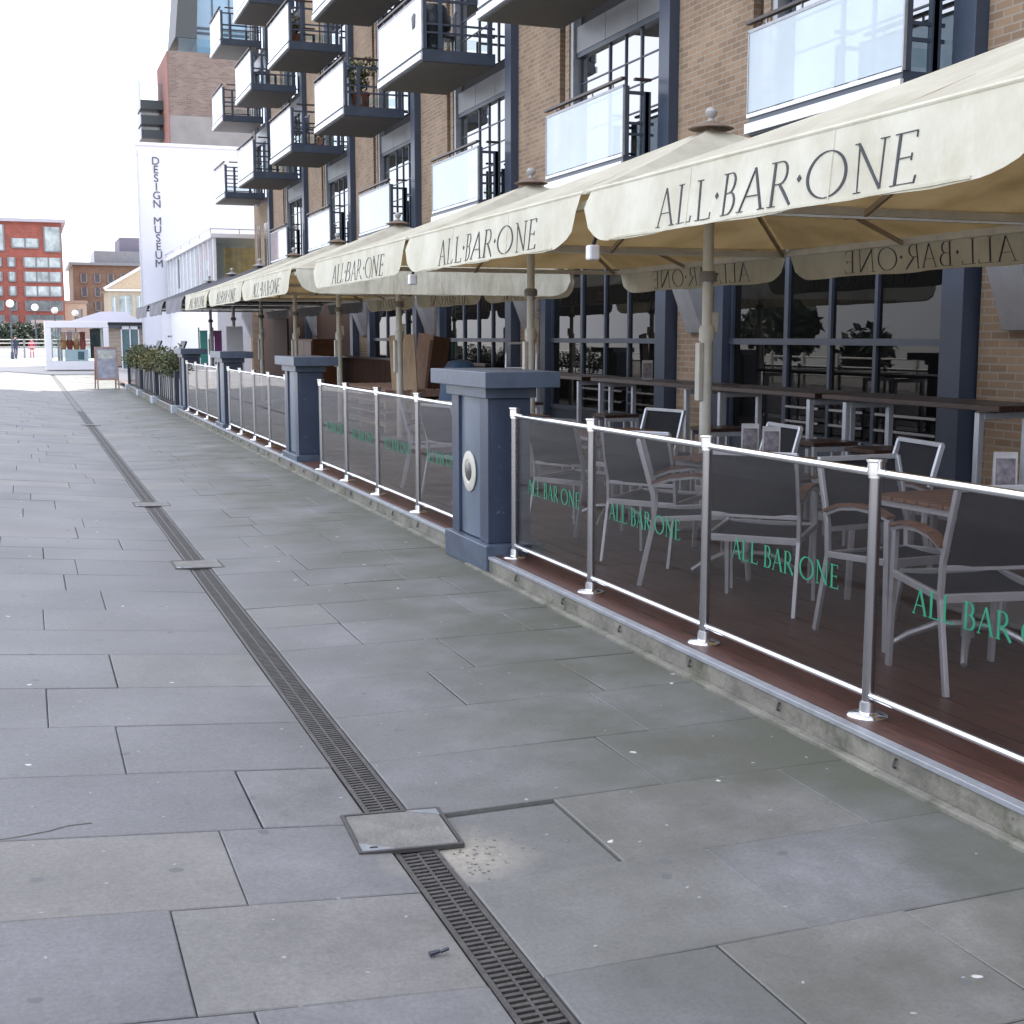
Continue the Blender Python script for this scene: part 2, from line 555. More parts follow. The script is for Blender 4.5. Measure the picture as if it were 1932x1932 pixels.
def B(*a):
    return MB().box(*a)
def thing(name, label, cat, loc=(0, 0, 0), rz=0., group=None):
    o = bpy.data.objects.new(name, None)
    o.empty_display_size = .1
    col.objects.link(o)
    o.location = loc; o.rotation_euler = (0, 0, rz)
    return tag(o, label, cat, group)
def tag(o, label, cat, group=None):
    o['label'] = label; o['category'] = cat
    if group:
        o['group'] = group
    return o
def struct(o, kind='structure'):
    o['kind'] = kind
    return o
def dup(o, parent=None):
    c = o.copy(); col.objects.link(c)
    if parent:
        c.parent = parent
    for ch in list(o.children):
        dup(ch, c)
    return c
def place(o, loc, rz=0., label=None):
    o.location = loc; o.rotation_euler = (0, 0, rz)
    if label:
        o['label'] = label
    return o

# ------------------------------------------------------------------ lettering (thin serif capitals)
def letter_strokes(ch):
    """list of (polygon) in a box of height 1; returns polygons, advance"""
    P = []
    def st(x0, y0, x1, y1, wd):
        dx, dy = x1 - x0, y1 - y0
        l = math.hypot(dx, dy); nx, ny = -dy / l * wd / 2, dx / l * wd / 2
        P.append([(x0 - nx, y0 - ny), (x0 + nx, y0 + ny), (x1 + nx, y1 + ny), (x1 - nx, y1 - ny)])
    def arc(cx, cy, rx, ry, a0, a1, w0, w1, n=14):
        for k in range(n):
            t0 = a0 + (a1 - a0) * k / n; t1 = a0 + (a1 - a0) * (k + 1) / n
            def pt(t, out):
                wd = w0 + (w1 - w0) * abs(math.cos(t))
                return (cx + (rx + out * wd / 2) * math.cos(t), cy + (ry + out * wd / 2) * math.sin(t))
            P.append([pt(t0, -1), pt(t0, 1), pt(t1, 1), pt(t1, -1)])
    T, K = .026, .056
    S = .019
    def serif(x, y, l=.2):
        st(x - l / 2, y, x + l / 2, y, S)
    h = R(90)
    if ch == 'A':
        st(.06, .03, .36, .98, T); st(.36, .98, .66, .03, K); st(.17, .35, .56, .35, S)
        serif(.06, .015, .17); serif(.66, .015, .2); return P, .74
    if ch == 'L':
        st(.14, .03, .14, .97, K); st(.18, .015, .56, .015, S); st(.56, .0, .58, .16, S)
        serif(.14, .985); serif(.10, .015, .14); return P, .62
    if ch == 'B':
        st(.14, .03, .14, .97, K); serif(.10, .985, .14); serif(.10, .015, .14)
        arc(.30, .755, .16, .23, -h, h, S, K); arc(.32, .27, .21, .255, -h, h, S, K)
        st(.17, .985, .30, .985, S); st(.17, .52, .31, .52, S); st(.17, .015, .32, .015, S); return P, .62
    if ch == 'R':
        st(.14, .03, .14, .97, K); serif(.10, .985, .14); serif(.14, .015)
        arc(.32, .74, .18, .245, -h, h, S, K); st(.17, .985, .32, .985, S); st(.17, .495, .32, .495, S)
        st(.30, .5, .70, .0, K); return P, .72
    if ch == 'O':
        arc(.5, .5, .45, .48, 0, 2 * math.pi, S, K * 1.05, 40); return P, 1.04
    if ch == 'N':
        st(.14, .03, .14, .97, T); st(.12, .98, .74, .02, K); st(.74, .03, .74, .97, T)
        serif(.14, .015); serif(.74, .985); serif(.09, .985, .12); return P, .88
    if ch == 'E':
        st(.14, .03, .14, .97, K); st(.17, .985, .50, .985, S); st(.17, .51, .44, .51, S); st(.17, .015, .54, .015, S)
        st(.50, .86, .50, .99, S); st(.44, .44, .44, .58, S); st(.54, .0, .56, .15, S); serif(.09, .985, .13); serif(.09, .015, .13); return P, .62
    if ch == '.':
        P.append([(.10, .44), (.16, .52), (.10, .60), (.04, .52)]); return P, .2
    return P, .28

def word(text, origin, ex, ez, width, height, depth, nrm, bold=1.0):
    """lay text from origin along ex; letters get thickness depth along nrm, centred on the plane"""
    items = []; x = 0
    for ch in text:
        P, adv = letter_strokes(ch)
        items.append((x, P)); x += adv + .07
    sx = width / x
    ex = Vector(ex); ez = Vector(ez); nrm = Vector(nrm); o = Vector(origin)
    k = 0
    out = []
    mb = MB()
    for (x0, P), ch in zip(items, text):
        if ch in ' .':
            if mb.f: out.append(mb)
            mb = MB()
        for poly in P:
            k += 1
            if bold != 1.0:
                cx = sum(p[0] for p in poly) / len(poly); cy = sum(p[1] for p in poly) / len(poly)
                e = len(poly)
                # widen thin strokes about their own long axis
                a = Vector((poly[-1][0] - poly[0][0], poly[-1][1] - poly[0][1]))
                l = a.length or 1
                nx, ny = -a.y / l, a.x / l
                poly = [(px + nx * (((px - cx) * nx + (py - cy) * ny) * (bold - 1)), py + ny * (((px - cx) * nx + (py - cy) * ny) * (bold - 1))) for px, py in poly]
            dd = depth * (1 + .012 * (k % 9))
            pts = [o + ex * ((x0 + px) * sx) + ez * (py * height) - nrm * dd / 2 for px, py in poly]
            mb.prism(pts, nrm * dd)
        if ch == '.':
            out.append(mb); mb = MB()
    out.append(mb)
    return out

# ================================================================== GROUND
def gz(x):
    """the left half of the promenade falls towards the drain"""
    if x > -.8:
        return .085 * max(0, 1.0 - x)
    return max(0, .153 * (x + 2.6) / 1.8)

g = MB()
g.v = [(-600, -400, -.06), (600, -400, -.06), (600, 900, -.06), (-600, 900, -.06)]
g.f = [[0, 1, 2, 3]]
struct(g.build('ground', PLAZA))
jb = MB()
for (x0, x1) in ((-9, -2.6), (-2.6, -.8), (-.8, 1.0), (1.0, 3.4)):
    i = len(jb.v)
    jb.v += [(x0, -3, gz(x0) - .019), (x1, -3, gz(x1) - .019), (x1, 62, gz(x1) - .019), (x0, 62, gz(x0) - .019)]
    jb.f.append([i, i + 1, i + 2, i + 3])
struct(jb.build('paving_bed', JOINT))
# slabs, row by row
rows = [-2.9, -2.3, -1.7, -1.1, -.5, .1, .7, 1.3, 1.8, 2.27, 2.86, 3.45, 4.03, 4.63, 5.24, 5.85, 6.5, 7.06, 7.62]
while rows[-1] < 60:
    rows.append(rows[-1] + rnd.choice((.52, .58, .6, .62, .66)))
LJ = {2.27: [.43], 2.86: [.30], 3.45: [.51], 4.03: [.65], 4.63: [.27], 5.24: [.02], 5.85: [.32], 6.5: [-.35], 7.06: [.03]}
RJ = {2.27: [1.65, 2.25], 2.86: [1.94], 3.45: [1.66, 2.56], 4.03: [2.09], 4.63: [2.33], 5.24: [1.75, 2.42], 5.85: [2.0], 6.5: [1.6, 2.55]}
DX0, DX1 = 1.013, 1.150            # drain channel
pv = MB(); tones = []
def slab(x0, x1, y0, y1, dz=0., tone=None):
    t = rnd.random() if tone is None else tone
    gap = rnd.uniform(.0012, .0034)
    a, b_, c, d_ = x0 + gap, x1 - gap, y0 + gap, y1 - gap
    tw = [rnd.uniform(-.0025, .0025) for _ in range(4)]
    zz = lambda x: gz(x) + dz
    e = .004
    i = len(pv.v)
    # little chamfer so joints catch light
    pv.v += [(a, c, zz(a) - .0185), (b_, c, zz(b_) - .0185), (b_, d_, zz(b_) - .0185), (a, d_, zz(a) - .0185),
             (a, c, zz(a) - .003 + tw[0]), (b_, c, zz(b_) - .003 + tw[1]), (b_, d_, zz(b_) - .003 + tw[2]), (a, d_, zz(a) - .003 + tw[3]),
             (a + e, c + e, zz(a) + tw[0]), (b_ - e, c + e, zz(b_) + tw[1]), (b_ - e, d_ - e, zz(b_) + tw[2]), (a + e, d_ - e, zz(a) + tw[3])]
    fs = [(8, 9, 10, 11)]
    for (p, q) in ((0, 4), (4, 8)):
        for k in range(4):
            fs.append((p + k, p + (k + 1) % 4, q + (k + 1) % 4, q + k))
    pv.f += [[i + k for k in f] for f in fs]
    tones.extend([t] * len(fs))
for y0, y1 in zip(rows[:-1], rows[1:]):
    lj = LJ.get(y0)
    if lj is None:
        lj = [rnd.uniform(-.2, .7)]
    xs = [DX0 - .004] + sorted(lj, reverse=True)
    while xs[-1] > -8.5:
        xs.append(xs[-1] - rnd.uniform(.85, 1.4))
    for a, b_ in zip(xs[1:], xs[:-1]):
        cut = [a] + [q for q in (-2.6, -.8) if a + .02 < q < b_ - .02] + [b_]
        for p, q in zip(cut[:-1], cut[1:]):
            slab(p, q, y0, y1)
    rj = RJ.get(y0)
    if rj is None:
        rj = [rnd.uniform(1.5, 1.95)]
        rj.append(rj[0] + rnd.uniform(.6, .95))
        if rj[-1] > 2.75: rj.pop()
    xs = [DX1 + .004] + rj + [2.96 if y0 < 41.5 else 3.3]
    for a, b_ in zip(xs[:-1], xs[1:]):
        if y0 == 3.45 and a < 1.3:
            slab(a, b_, y0 + .002, y1 - .014, -.011, .35)
        elif y0 == 2.86 and a < 1.3:
            slab(a, b_, y0, y1, 0, .88)
        else:
            slab(a, b_, y0, y1)
po = pv.build('pavement', PAVE)
struct(po)
at = po.data.attributes.new('slab', 'FLOAT', 'FACE')
at.data.foreach_set('value', tones)
# cement crumbs on the sunken slab
cm = MB()
def blob(x, y, r, z, h):
    n = 9
    cm.prism([(x + r * rnd.uniform(.55, 1.25) * math.cos(2 * math.pi * j / n), y + r * rnd.uniform(.55, 1.25) * math.sin(2 * math.pi * j / n), z) for j in range(n)], (0, 0, h))
for k in range(55):
    x = 1.185 + abs(rnd.gauss(0, .12)); y = 3.68 + rnd.gauss(0, .10)
    if 3.47 < y < 3.98 and x < 1.62:
        blob(x, y, rnd.uniform(.002, .006), -.0105, rnd.uniform(.0006, .002))
struct(cm.build('cement_crumbs', CEMENT), 'stuff')

# ------------------------------------------------------------------ drain
dr = thing('drain_channel', 'long dark slotted drain channel running down the middle of the paving', 'drain', ((DX0 + DX1) / 2, 0, 0))
DZ = gz(DX0) - .004
covers = [3.925, 9.27, 12.83, 25.05]
hw = (DX1 - DX0) / 2
B(-hw, hw, -2, 58, -.035, -.03).build('channel_bed', BLACK, dr)
edges = MB()
edges.box(-hw, -hw + .016, -2, 58, -.03, DZ); edges.box(hw - .016, hw, -2, 58, -.03, DZ)
edges.build('edge_rail', IRON, dr)
yy = -2.0
gm = MB()
def near_cover(y): return any(abs(y - c) < .17 for c in covers)
y = 1.8
while y < 30:
    if not near_cover(y):
        gm.box(-hw + .018, -.004, y, y + .013, -.02, DZ - .002)
        gm.box(.004, hw - .018, y, y + .013, -.02, DZ - .002)
    y += .0265
for a, b_ in ((1.8, 3.74), (4.11, 9.1), (9.45, 12.65), (13.0, 24.85), (25.25, 30)):
    gm.box(-.004, .004, a, b_, -.02, DZ - .001)
gm.build('grating', IRON, dr)
B(-hw + .018, hw - .018, 30, 58, -.02, DZ - .002).build('far_grating', IRON, dr)
cl = ['square concrete drain cover nearest the camera, beside the sunken slab', 'square drain cover second nearest, level with the pillar that has a roundel',
      'square drain cover third nearest, beyond a missing bit of grating', 'tiny far square drain cover near the shade edge']
for k, (y, lb) in enumerate(zip(covers, cl)):
    t = thing('drain_cover', lb, 'drain cover', (1.08, y, .0045), 0, 'square covers along the drain')
    t.rotation_euler = (0, .026, R(-3) if k == 0 else 0)
    B(-.155, .155, -.155, .155, -.01, .002).build('cover_plate', COVER, t, bevel=.002)
    fr = MB()
    for a in (-.17, .158):
        fr.box(a, a + .012, -.17, .17, -.01, .0035); fr.box(-.158, .158, a, a + .012, -.01, .0035)
    fr.build('cover_frame', pm('dark_iron_frame', (.05, .048, .047), .6, var=.2), t)
    cp = MB()
    cp.prism([(-.157, -.157, .0021), (-.05, -.157, .0021), (-.157, -.09, .0021)], (0, 0, .0012)); cp.prism([(.157, .157, .0021), (.05, .157, .0021), (.157, .10, .0021)], (0, 0, .0012))
    cp.build('corner_plate', pm('worn_plate', (.20, .215, .23), .5, var=.25, scale=20), t)
    B(-.13, -.105, -.14, -.13, .0034, .0045).build('lifting_slot', BLACK, t)
ck = MB()
cpts = [(-.17, 4.03), (-.08, 4.055), (.0, 4.09), (.06, 4.13), (.13, 4.145)]
for (xa, ya), (xb, yb) in zip(cpts[:-1], cpts[1:]):
    ck.quadbox([(xa, ya, gz(xa) + .001), (xb, yb, gz(xb) + .001), (xb, yb + .006, gz(xb) + .001), (xa, ya + .006, gz(xa) + .001), (xa, ya, gz(xa) + .003), (xb, yb, gz(xb) + .003), (xb, yb + .006, gz(xb) + .003), (xa, ya + .006, gz(xa) + .003)])
struct(ck.build('paving_crack', JOINT))
lf = MB()
lf.prism([(1.02, 2.985, .001), (1.05, 2.995, .001), (1.052, 3.006, .001), (1.02, 3.003, .001)], (0, 0, .006))
lf.prism([(1.05, 2.99, .002), (1.075, 2.997, .004), (1.075, 3.008, .004), (1.052, 3.001, .002)], (0, 0, .005))
o = lf.build('dead_leaf', NAVY, loc=(-.11, .05, .012))
tag(o, 'small black curled leaf lying left of the drain', 'leaf')

# ================================================================== TERRACE
TZ = .12
tp = thing('terrace_platform', 'low raised dining terrace with concrete kerb and red brown boards', 'terrace', (2.9, 0, 0))
for (ya, yb, ox) in ((-2, 8.6, 0), (8.601, 42, .08)):
    kb = MB()
    kb.box(ox, ox + .12, ya, yb, 0, TZ - .022)
    kb.box(ox - .045, ox - .002, ya, yb, -.01, .018)
    kb.build('kerb', CONC, tp, bevel=.006)
    B(ox - .006, ox + .042, ya, yb, TZ - .021, TZ + .001).build('edge_trim', TRIM, tp, bevel=.003)
    hk = MB()
    y = max(2.2, ya)
    while y < min(yb, 27):
        hk.tube([(ox - .004, y, .085), (ox - .012, y, .07), (ox - .016, y, .055), (ox - .006, y, .05)], .006, 6)
        y += .78
    hk.build('kerb_hook', IRON, tp)
dk = MB()
for k in range(36):
    x = .045 + k * .142 if k else .126
    dk.box(x, .045 + k * .142 + .135, -2, 48, TZ - .03, TZ)
dk.box(.045, .1255, -2, 8.6, TZ - .03, TZ)
dk.build('deck_board', DECKR, tp)

# ------------------------------------------------------------------ blue pillars
def pillar(y0, label, first):
    t = thing('blue_pillar', label, 'pillar', (2.9 if first else 3.02, y0, 0), 0, 'blue steel pillars along the terrace edge')
    B(-.02, .40, 0, .93, 0, .19).build('plinth', BLUE, t, bevel=.006)
    s = MB()
    s.box(.055, .34, .10, .90, .192, 1.19)
    s.box(.03, .0549, .10, .27, .192, 1.19)
    s.box(.03, .0549, .74, .90, .192, 1.19)
    s.box(.045, .0548, .272, .30, .192, 1.19)
    s.build('shaft', pm('shaft_shaded_blue', (.036, .051, .086), .36, var=.18, scale=3, bump=.05, chips=[(7, .60, .72, (.10, .10, .095)), (16, .66, .69, (.17, .18, .19))]), t, bevel=.003)  # pillar blue darkened, shade on the shaft put into the colour
    # gently bowed centre panel
    c = MB()
    nseg = 8
    pts = []
    for k in range(nseg + 1):
        yy = .305 + .43 * k / nseg
        pts.append((.052 - .012 * math.sin(math.pi * k / nseg), yy, .2))
    pts += [(.056, .735, .2), (.056, .305, .2)]
    c.prism(pts, (0, 0, .985))
    c.build('centre_panel', pm('panel_lit_blue', (.098, .128, .172), .33, var=.18, scale=3, bump=.05, chips=[(7, .60, .72, (.10, .10, .095)), (16, .66, .69, (.17, .18, .19))]), t, smooth=True)  # pillar blue lightened, brighter light on the panel put into the colour
    B(.0, .37, .06, .94, 1.192, 1.262).build('neck', BLUE, t, bevel=.003)
    B(-.04, .50, -.05, 1.20, 1.264, 1.372).build('cap', BLUE, t, bevel=.004)
    if first:
        rl = MB().lathe([(.0, 0), (.145, 0), (.145, -.006), (.128, -.012), (.085, -.013), (.080, -.008), (0, -.006)], (.038, .52, .655), 36, 'x')
        r_ = rl.build('roundel', pm('roundel_cream', (.52, .50, .44), .5), t, smooth=True)
        MB().lathe([(.0, 0), (.072, 0), (.060, -.008), (0, -.012)], (.032, .52, .655), 28, 'x').build('roundel_centre', pm('roundel_glass', (.075, .075, .065), .3), r_, smooth=True)
    return t
PY = [8.20, 15.40, 21.58, 27.3]
pl = ['nearest blue pillar with a cream roundel on its street face', 'second nearest blue pillar with a flat cap, no roundel, in front of stacked pallets',
      'third nearest blue pillar, in front of the white screen board', 'farthest blue pillar, beside the planted railing']
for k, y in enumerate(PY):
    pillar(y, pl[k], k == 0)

# ------------------------------------------------------------------ glass balustrades
FX = 3.05
def balustrade(ys, label):
    t = thing('glass_balustrade', label, 'balustrade', (FX + (.045 if ys[0] > 9 else 0), ys[0], TZ), 0, 'glass balustrade runs between blue pillars')
    y0 = ys[0]
    for y in ys:
        q = y - y0
        p = MB().tube([(0, q, .0), (0, q, .985)], .024, 16).build('post', STEEL, t, smooth=True)
        MB().lathe([(.0, 0), (.080, 0), (.080, .004), (.072, .012), (.034, .020), (.031, .06), (.0, .06)], (0, q, 0), 28).build('base_flange', CHROME, p, smooth=True)
        MB().lathe([(.0, 0), (.030, 0), (.030, .012), (.034, .014), (.034, .06), (.040, .064), (.040, .074), (0, .076)], (0, q, .945), 24).build('post_cap', CHROME, p, smooth=True)
    a, b_ = -.02, ys[-1] - y0 + .02
    MB().tube([(0, a, .965), (0, b_, .965)], .0165, 14).build('top_rail', CHROME, t, smooth=True)
    MB().tube([(0, a, .085), (0, b_, .085)], .0145, 14).build('bottom_rail', CHROME, t, smooth=True)
    for u, v in zip(ys[:-1], ys[1:]):
        gl = B(-.004, .004, u - y0 + .035, v - y0 - .035, .095, .955).build('glass_panel', SMOKE, t)
        if v < 15.5:
            yy = v - y0 - .26
            Ls = word('ALL BAR ONE', (-.0065, yy, .468), (0, -1, 0), (0, 0, 1), min(.86, v - u - .36), .098, .0012, (-1, 0, 0), 2.1)
            for L in Ls:
                L.build('word', GREEN, gl)
    return t
balustrade([1.55, 2.85, 4.15, 5.47, 6.83, 8.10], 'nearest glass balustrade with green lettering, in front of the mesh chairs')
balustrade([9.35, 10.55, 11.90, 13.18, 14.40], 'glass balustrade between the roundel pillar and the second nearest pillar')
balustrade([16.45, 17.7, 18.95, 20.2, 21.4], 'glass balustrade ahead of the third nearest pillar')
balustrade([22.7, 24.2, 25.7, 27.15], 'farthest glass balustrade, ending at the last blue pillar')

# ================================================================== PARASOLS
def parasol(y, label, canvas, canvasv, lettered=True, sides=(0, 2), zr=2.46, lamp=False, h=1.9, grp='large square parasols over the terrace'):
    t = thing('parasol', label, 'parasol', (5.1, y, TZ), 0, grp)
    zr -= TZ
    zp = zr + .76
    c = MB()
    # canopy: four panels, each a sagging fan
    n = 10; m_ = 8
    for s in range(4):
        rot = Matrix.Rotation(s * math.pi / 2, 3, 'Z')
        i0 = len(c.v)
        for a in range(m_ + 1):
            f = a / m_
            for b_ in range(n + 1):
                u = b_ / n * 2 - 1
                x = h * f; yy = h * f * u
                sag = .05 * math.sin(math.pi * f) * (1 - u * u) + .02 * math.sin(math.pi * f) + .012 * f * f * (1 - u * u)
                c.v.append(tuple(rot @ Vector((x, yy, zp + (zr - zp) * f - sag))))
        for a in range(m_):
            for b_ in range(n):
                p = i0 + a * (n + 1) + b_
                c.f.append([p, p + 1, p + n + 2, p + n + 1])
    cano = c.build('canopy', canvas, t, smooth=True)
    ln = MB()
    ln.v = [(v[0] * .995, v[1] * .995, v[2] - .012) for v in c.v]; ln.f = [list(f) for f in c.f]
    ln.build('added_underside', GREYC if not lettered else UNDERSIDE_SHADE, cano, smooth=True)  # added layer; under cream canvas its tan holds the underside's shade
    MB().lathe([(.0, 0), (.17, -.045), (.18, -.04), (.04, .015), (0, .015)], (0, 0, zp + .035), 20).build('vent_cap', POLED if not lettered else pm('vent_canvas', (.16, .11, .08), .8), cano, smooth=True)
    MB().lathe([(0, 0), (.03, 0), (.022, .03), (.044, .055), (.048, .08), (.03, .108), (0, .115)], (0, 0, zp + .045), 16).build('finial', pm('finial_grey', (.30, .29, .29), .5), cano, smooth=True)
    # valances: one hanging strip each side, rounded bottom corners, slight wave
    for s in sides:
        rot = Matrix.Rotation(s * math.pi / 2, 3, 'Z')
        V = MB(); K = 64; rows_ = 5
        L0 = h - .035
        ph = rnd.uniform(0, 6)
        def vx(u, f):
            return h + .012 + .035 * f + (.012 * math.sin(u * 4.2 + ph) + .008 * math.sin(u * 11 + ph * 2) + .0035 * math.sin(u * 25 + ph * 3)) * f
        i0 = len(V.v)
        for k in range(K + 1):
            u = -L0 + 2 * L0 * k / K
            e = L0 - abs(u)
            drop = .305
            if e < .30:
                drop = .305 - .22 * (1 - math.sqrt(max(0, 1 - (1 - e / .30) ** 2))) * .9
            drop += .008 * math.sin(u * 5 + ph)
            for r_ in range(rows_ + 1):
                f = r_ / rows_
                V.v.append(tuple(rot @ Vector((vx(u, f), u, zr - .004 - drop * f))))
        for k in range(K):
            for r_ in range(rows_):
                p = i0 + k * (rows_ + 1) + r_
                V.f.append([p, p + 1, p + rows_ + 2, p + rows_ + 1])
        vo = V.build('valance', canvasv, t, smooth=True)
        hm = MB()
        hp = [rot @ Vector((vx(u_, 1) + .0015, u_, zr - .004 - .297)) for u_ in [-L0 + .34 + (2 * L0 - .68) * q / 40 for q in range(41)]]
        for p, q in zip(hp[:-1], hp[1:]):
            hm.bar(p, q, .007, .012)
        for u_ in (-.62, .62):
            hm.bar(rot @ Vector((vx(u_, 0) + .001, u_, zr - .01)), rot @ Vector((vx(u_, 1) + .001, u_, zr - .30)), .006, .010)
        hm.build('hem', canvasv, vo)
        if lettered and s in (0, 2):
            sgn = 1 if s == 0 else -1
            # laid out flat on the side's own plane, then wrapped on to the waving cloth
            Ls = word('ALL.BAR.ONE', (0, -1.10 - sgn * .13, zr - .285), (0, 1, 0), (0, 0, 1), 2.2, .2, .007, (1, 0, 0))
            for L in Ls:
                L.v = [tuple(rot @ Vector((vx(v[1], max(0, min(1, (zr - .004 - v[2]) / .305))) + v[0] + .0005, v[1], v[2]))) for v in L.v]
                L.build('word', LETTER, vo)
    # piping along the rim
    pp = MB()
    for s in range(4):
        rot = Matrix.Rotation(s * math.pi / 2, 3, 'Z')
        pp.tube([rot @ Vector((h + .006, -h, zr + .004)), rot @ Vector((h + .006, h, zr + .004))], .012, 8)
    pp.build('rim_piping', canvasv, t, smooth=True)
    fr = MB()
    for s in range(4):
        rot = Matrix.Rotation(s * math.pi / 2, 3, 'Z')
        fr.bar(rot @ Vector((h - .05, -h + .03, zr - .06)), rot @ Vector((h - .05, h - .03, zr - .06)), .03, .05)
    fr.build('rim_frame', POLE, t)
    for s in range(8):
        a = s * math.pi / 4
        l = (h - .06) * (1 if s % 2 == 0 else math.sqrt(2))
        MB().bar((.06 * math.cos(a), .06 * math.sin(a), zp - .10), (l * math.cos(a), l * math.sin(a), zr - .075), .022, .035).build('rib', pm('rib_tan', (.40, .34, .25), .5), t)
    po_ = MB().tube([(0, 0, .03), (0, 0, 1.55)], .048, 20).build('lower_pole', POLE, t, smooth=True)
    MB().tube([(0, 0, 1.50), (0, 0, zp - .02)], .042, 20).build('upper_pole', POLE, t, smooth=True)
    MB().lathe([(0, 0), (.062, 0), (.064, .02), (.064, .10), (.05, .13), (0, .13)], (0, 0, 1.45), 20).build('pole_collar', POLE, po_, smooth=True)
    B(-.085, -.045, -.035, .035, .98, 1.44).build('crank_housing', POLE, po_, bevel=.006)
    B(.03, .085, -.03, .03, 1.52, 1.68).build('cable_box', POLE, po_, bevel=.006)
    B(-.42, .42, -.42, .42, 0, .028).build('base_plate', POLED, t, bevel=.004)
    MB().lathe([(0, 0), (.07, 0), (.07, .06), (.055, .08), (0, .08)], (0, 0, zr - .42), 16).build('hub', POLED, t, smooth=True)
    if lamp:
        lx, ly = -h + .02, h - .0
        la = B(lx - .035, lx + .035, ly - .03, ly + .04, zr - .40, zr - .31).build('corner_lamp', WHITEP, t, bevel=.012)
        MB().tube([(lx, ly, zr - .31), (lx + .02, ly, zr - .26), (lx + .05, ly - .03, zr - .07)], .012, 8).build('lamp_bracket', BLACK, la)
    return t
parasol(5.32, 'nearest cream parasol, its lettered valance largest, running off the right edge', CREAM, CREAMV, lamp=True)
parasol(9.20, 'second nearest cream lettered parasol, its pole right of the roundel pillar', CREAM, CREAMV, lamp=True)
parasol(13.06, 'third nearest cream lettered parasol, just above the roundel pillar', CREAM, CREAMV)
parasol(18.30, 'fourth nearest cream parasol, standing after a gap, over the stacked pallets', CREAM, CREAMV, sides=(0, 2, 3))
parasol(22.15, 'fifth nearest cream parasol, over the third blue pillar', CREAM, CREAMV)
parasol(26.00, 'farthest cream parasol, next to the charcoal canopies', CREAM, CREAMV)
GP = 'charcoal parasols at the far end of the terrace'
parasol(30.0, 'nearest charcoal parasol, next to the last cream one', GREYC, GREYV, False, sides=(0, 2), grp=GP)
parasol(34.2, 'middle charcoal parasol, above the planted railing', GREYC, GREYV, False, grp=GP)
parasol(38.6, 'farthest charcoal parasol, in front of the white gallery wall', GREYC, GREYV, False, grp=GP)

# ================================================================== APARTMENT BUILDING
BX = 8.0
HT = 18.6
bd = thing('apartment_building', 'long brick apartment building with steel framed windows and glass balconies above the terrace', 'building', (BX, 0, 0))
PITCH = 5.77
Y0 = 15.47
cols = [Y0 + PITCH * k for k in range(-4, 6)]           # -7.6 ... 44.3
FL = [3.75, 6.25, 8.75, 11.2, 13.7]                     # underside of each floor
END = 48.0
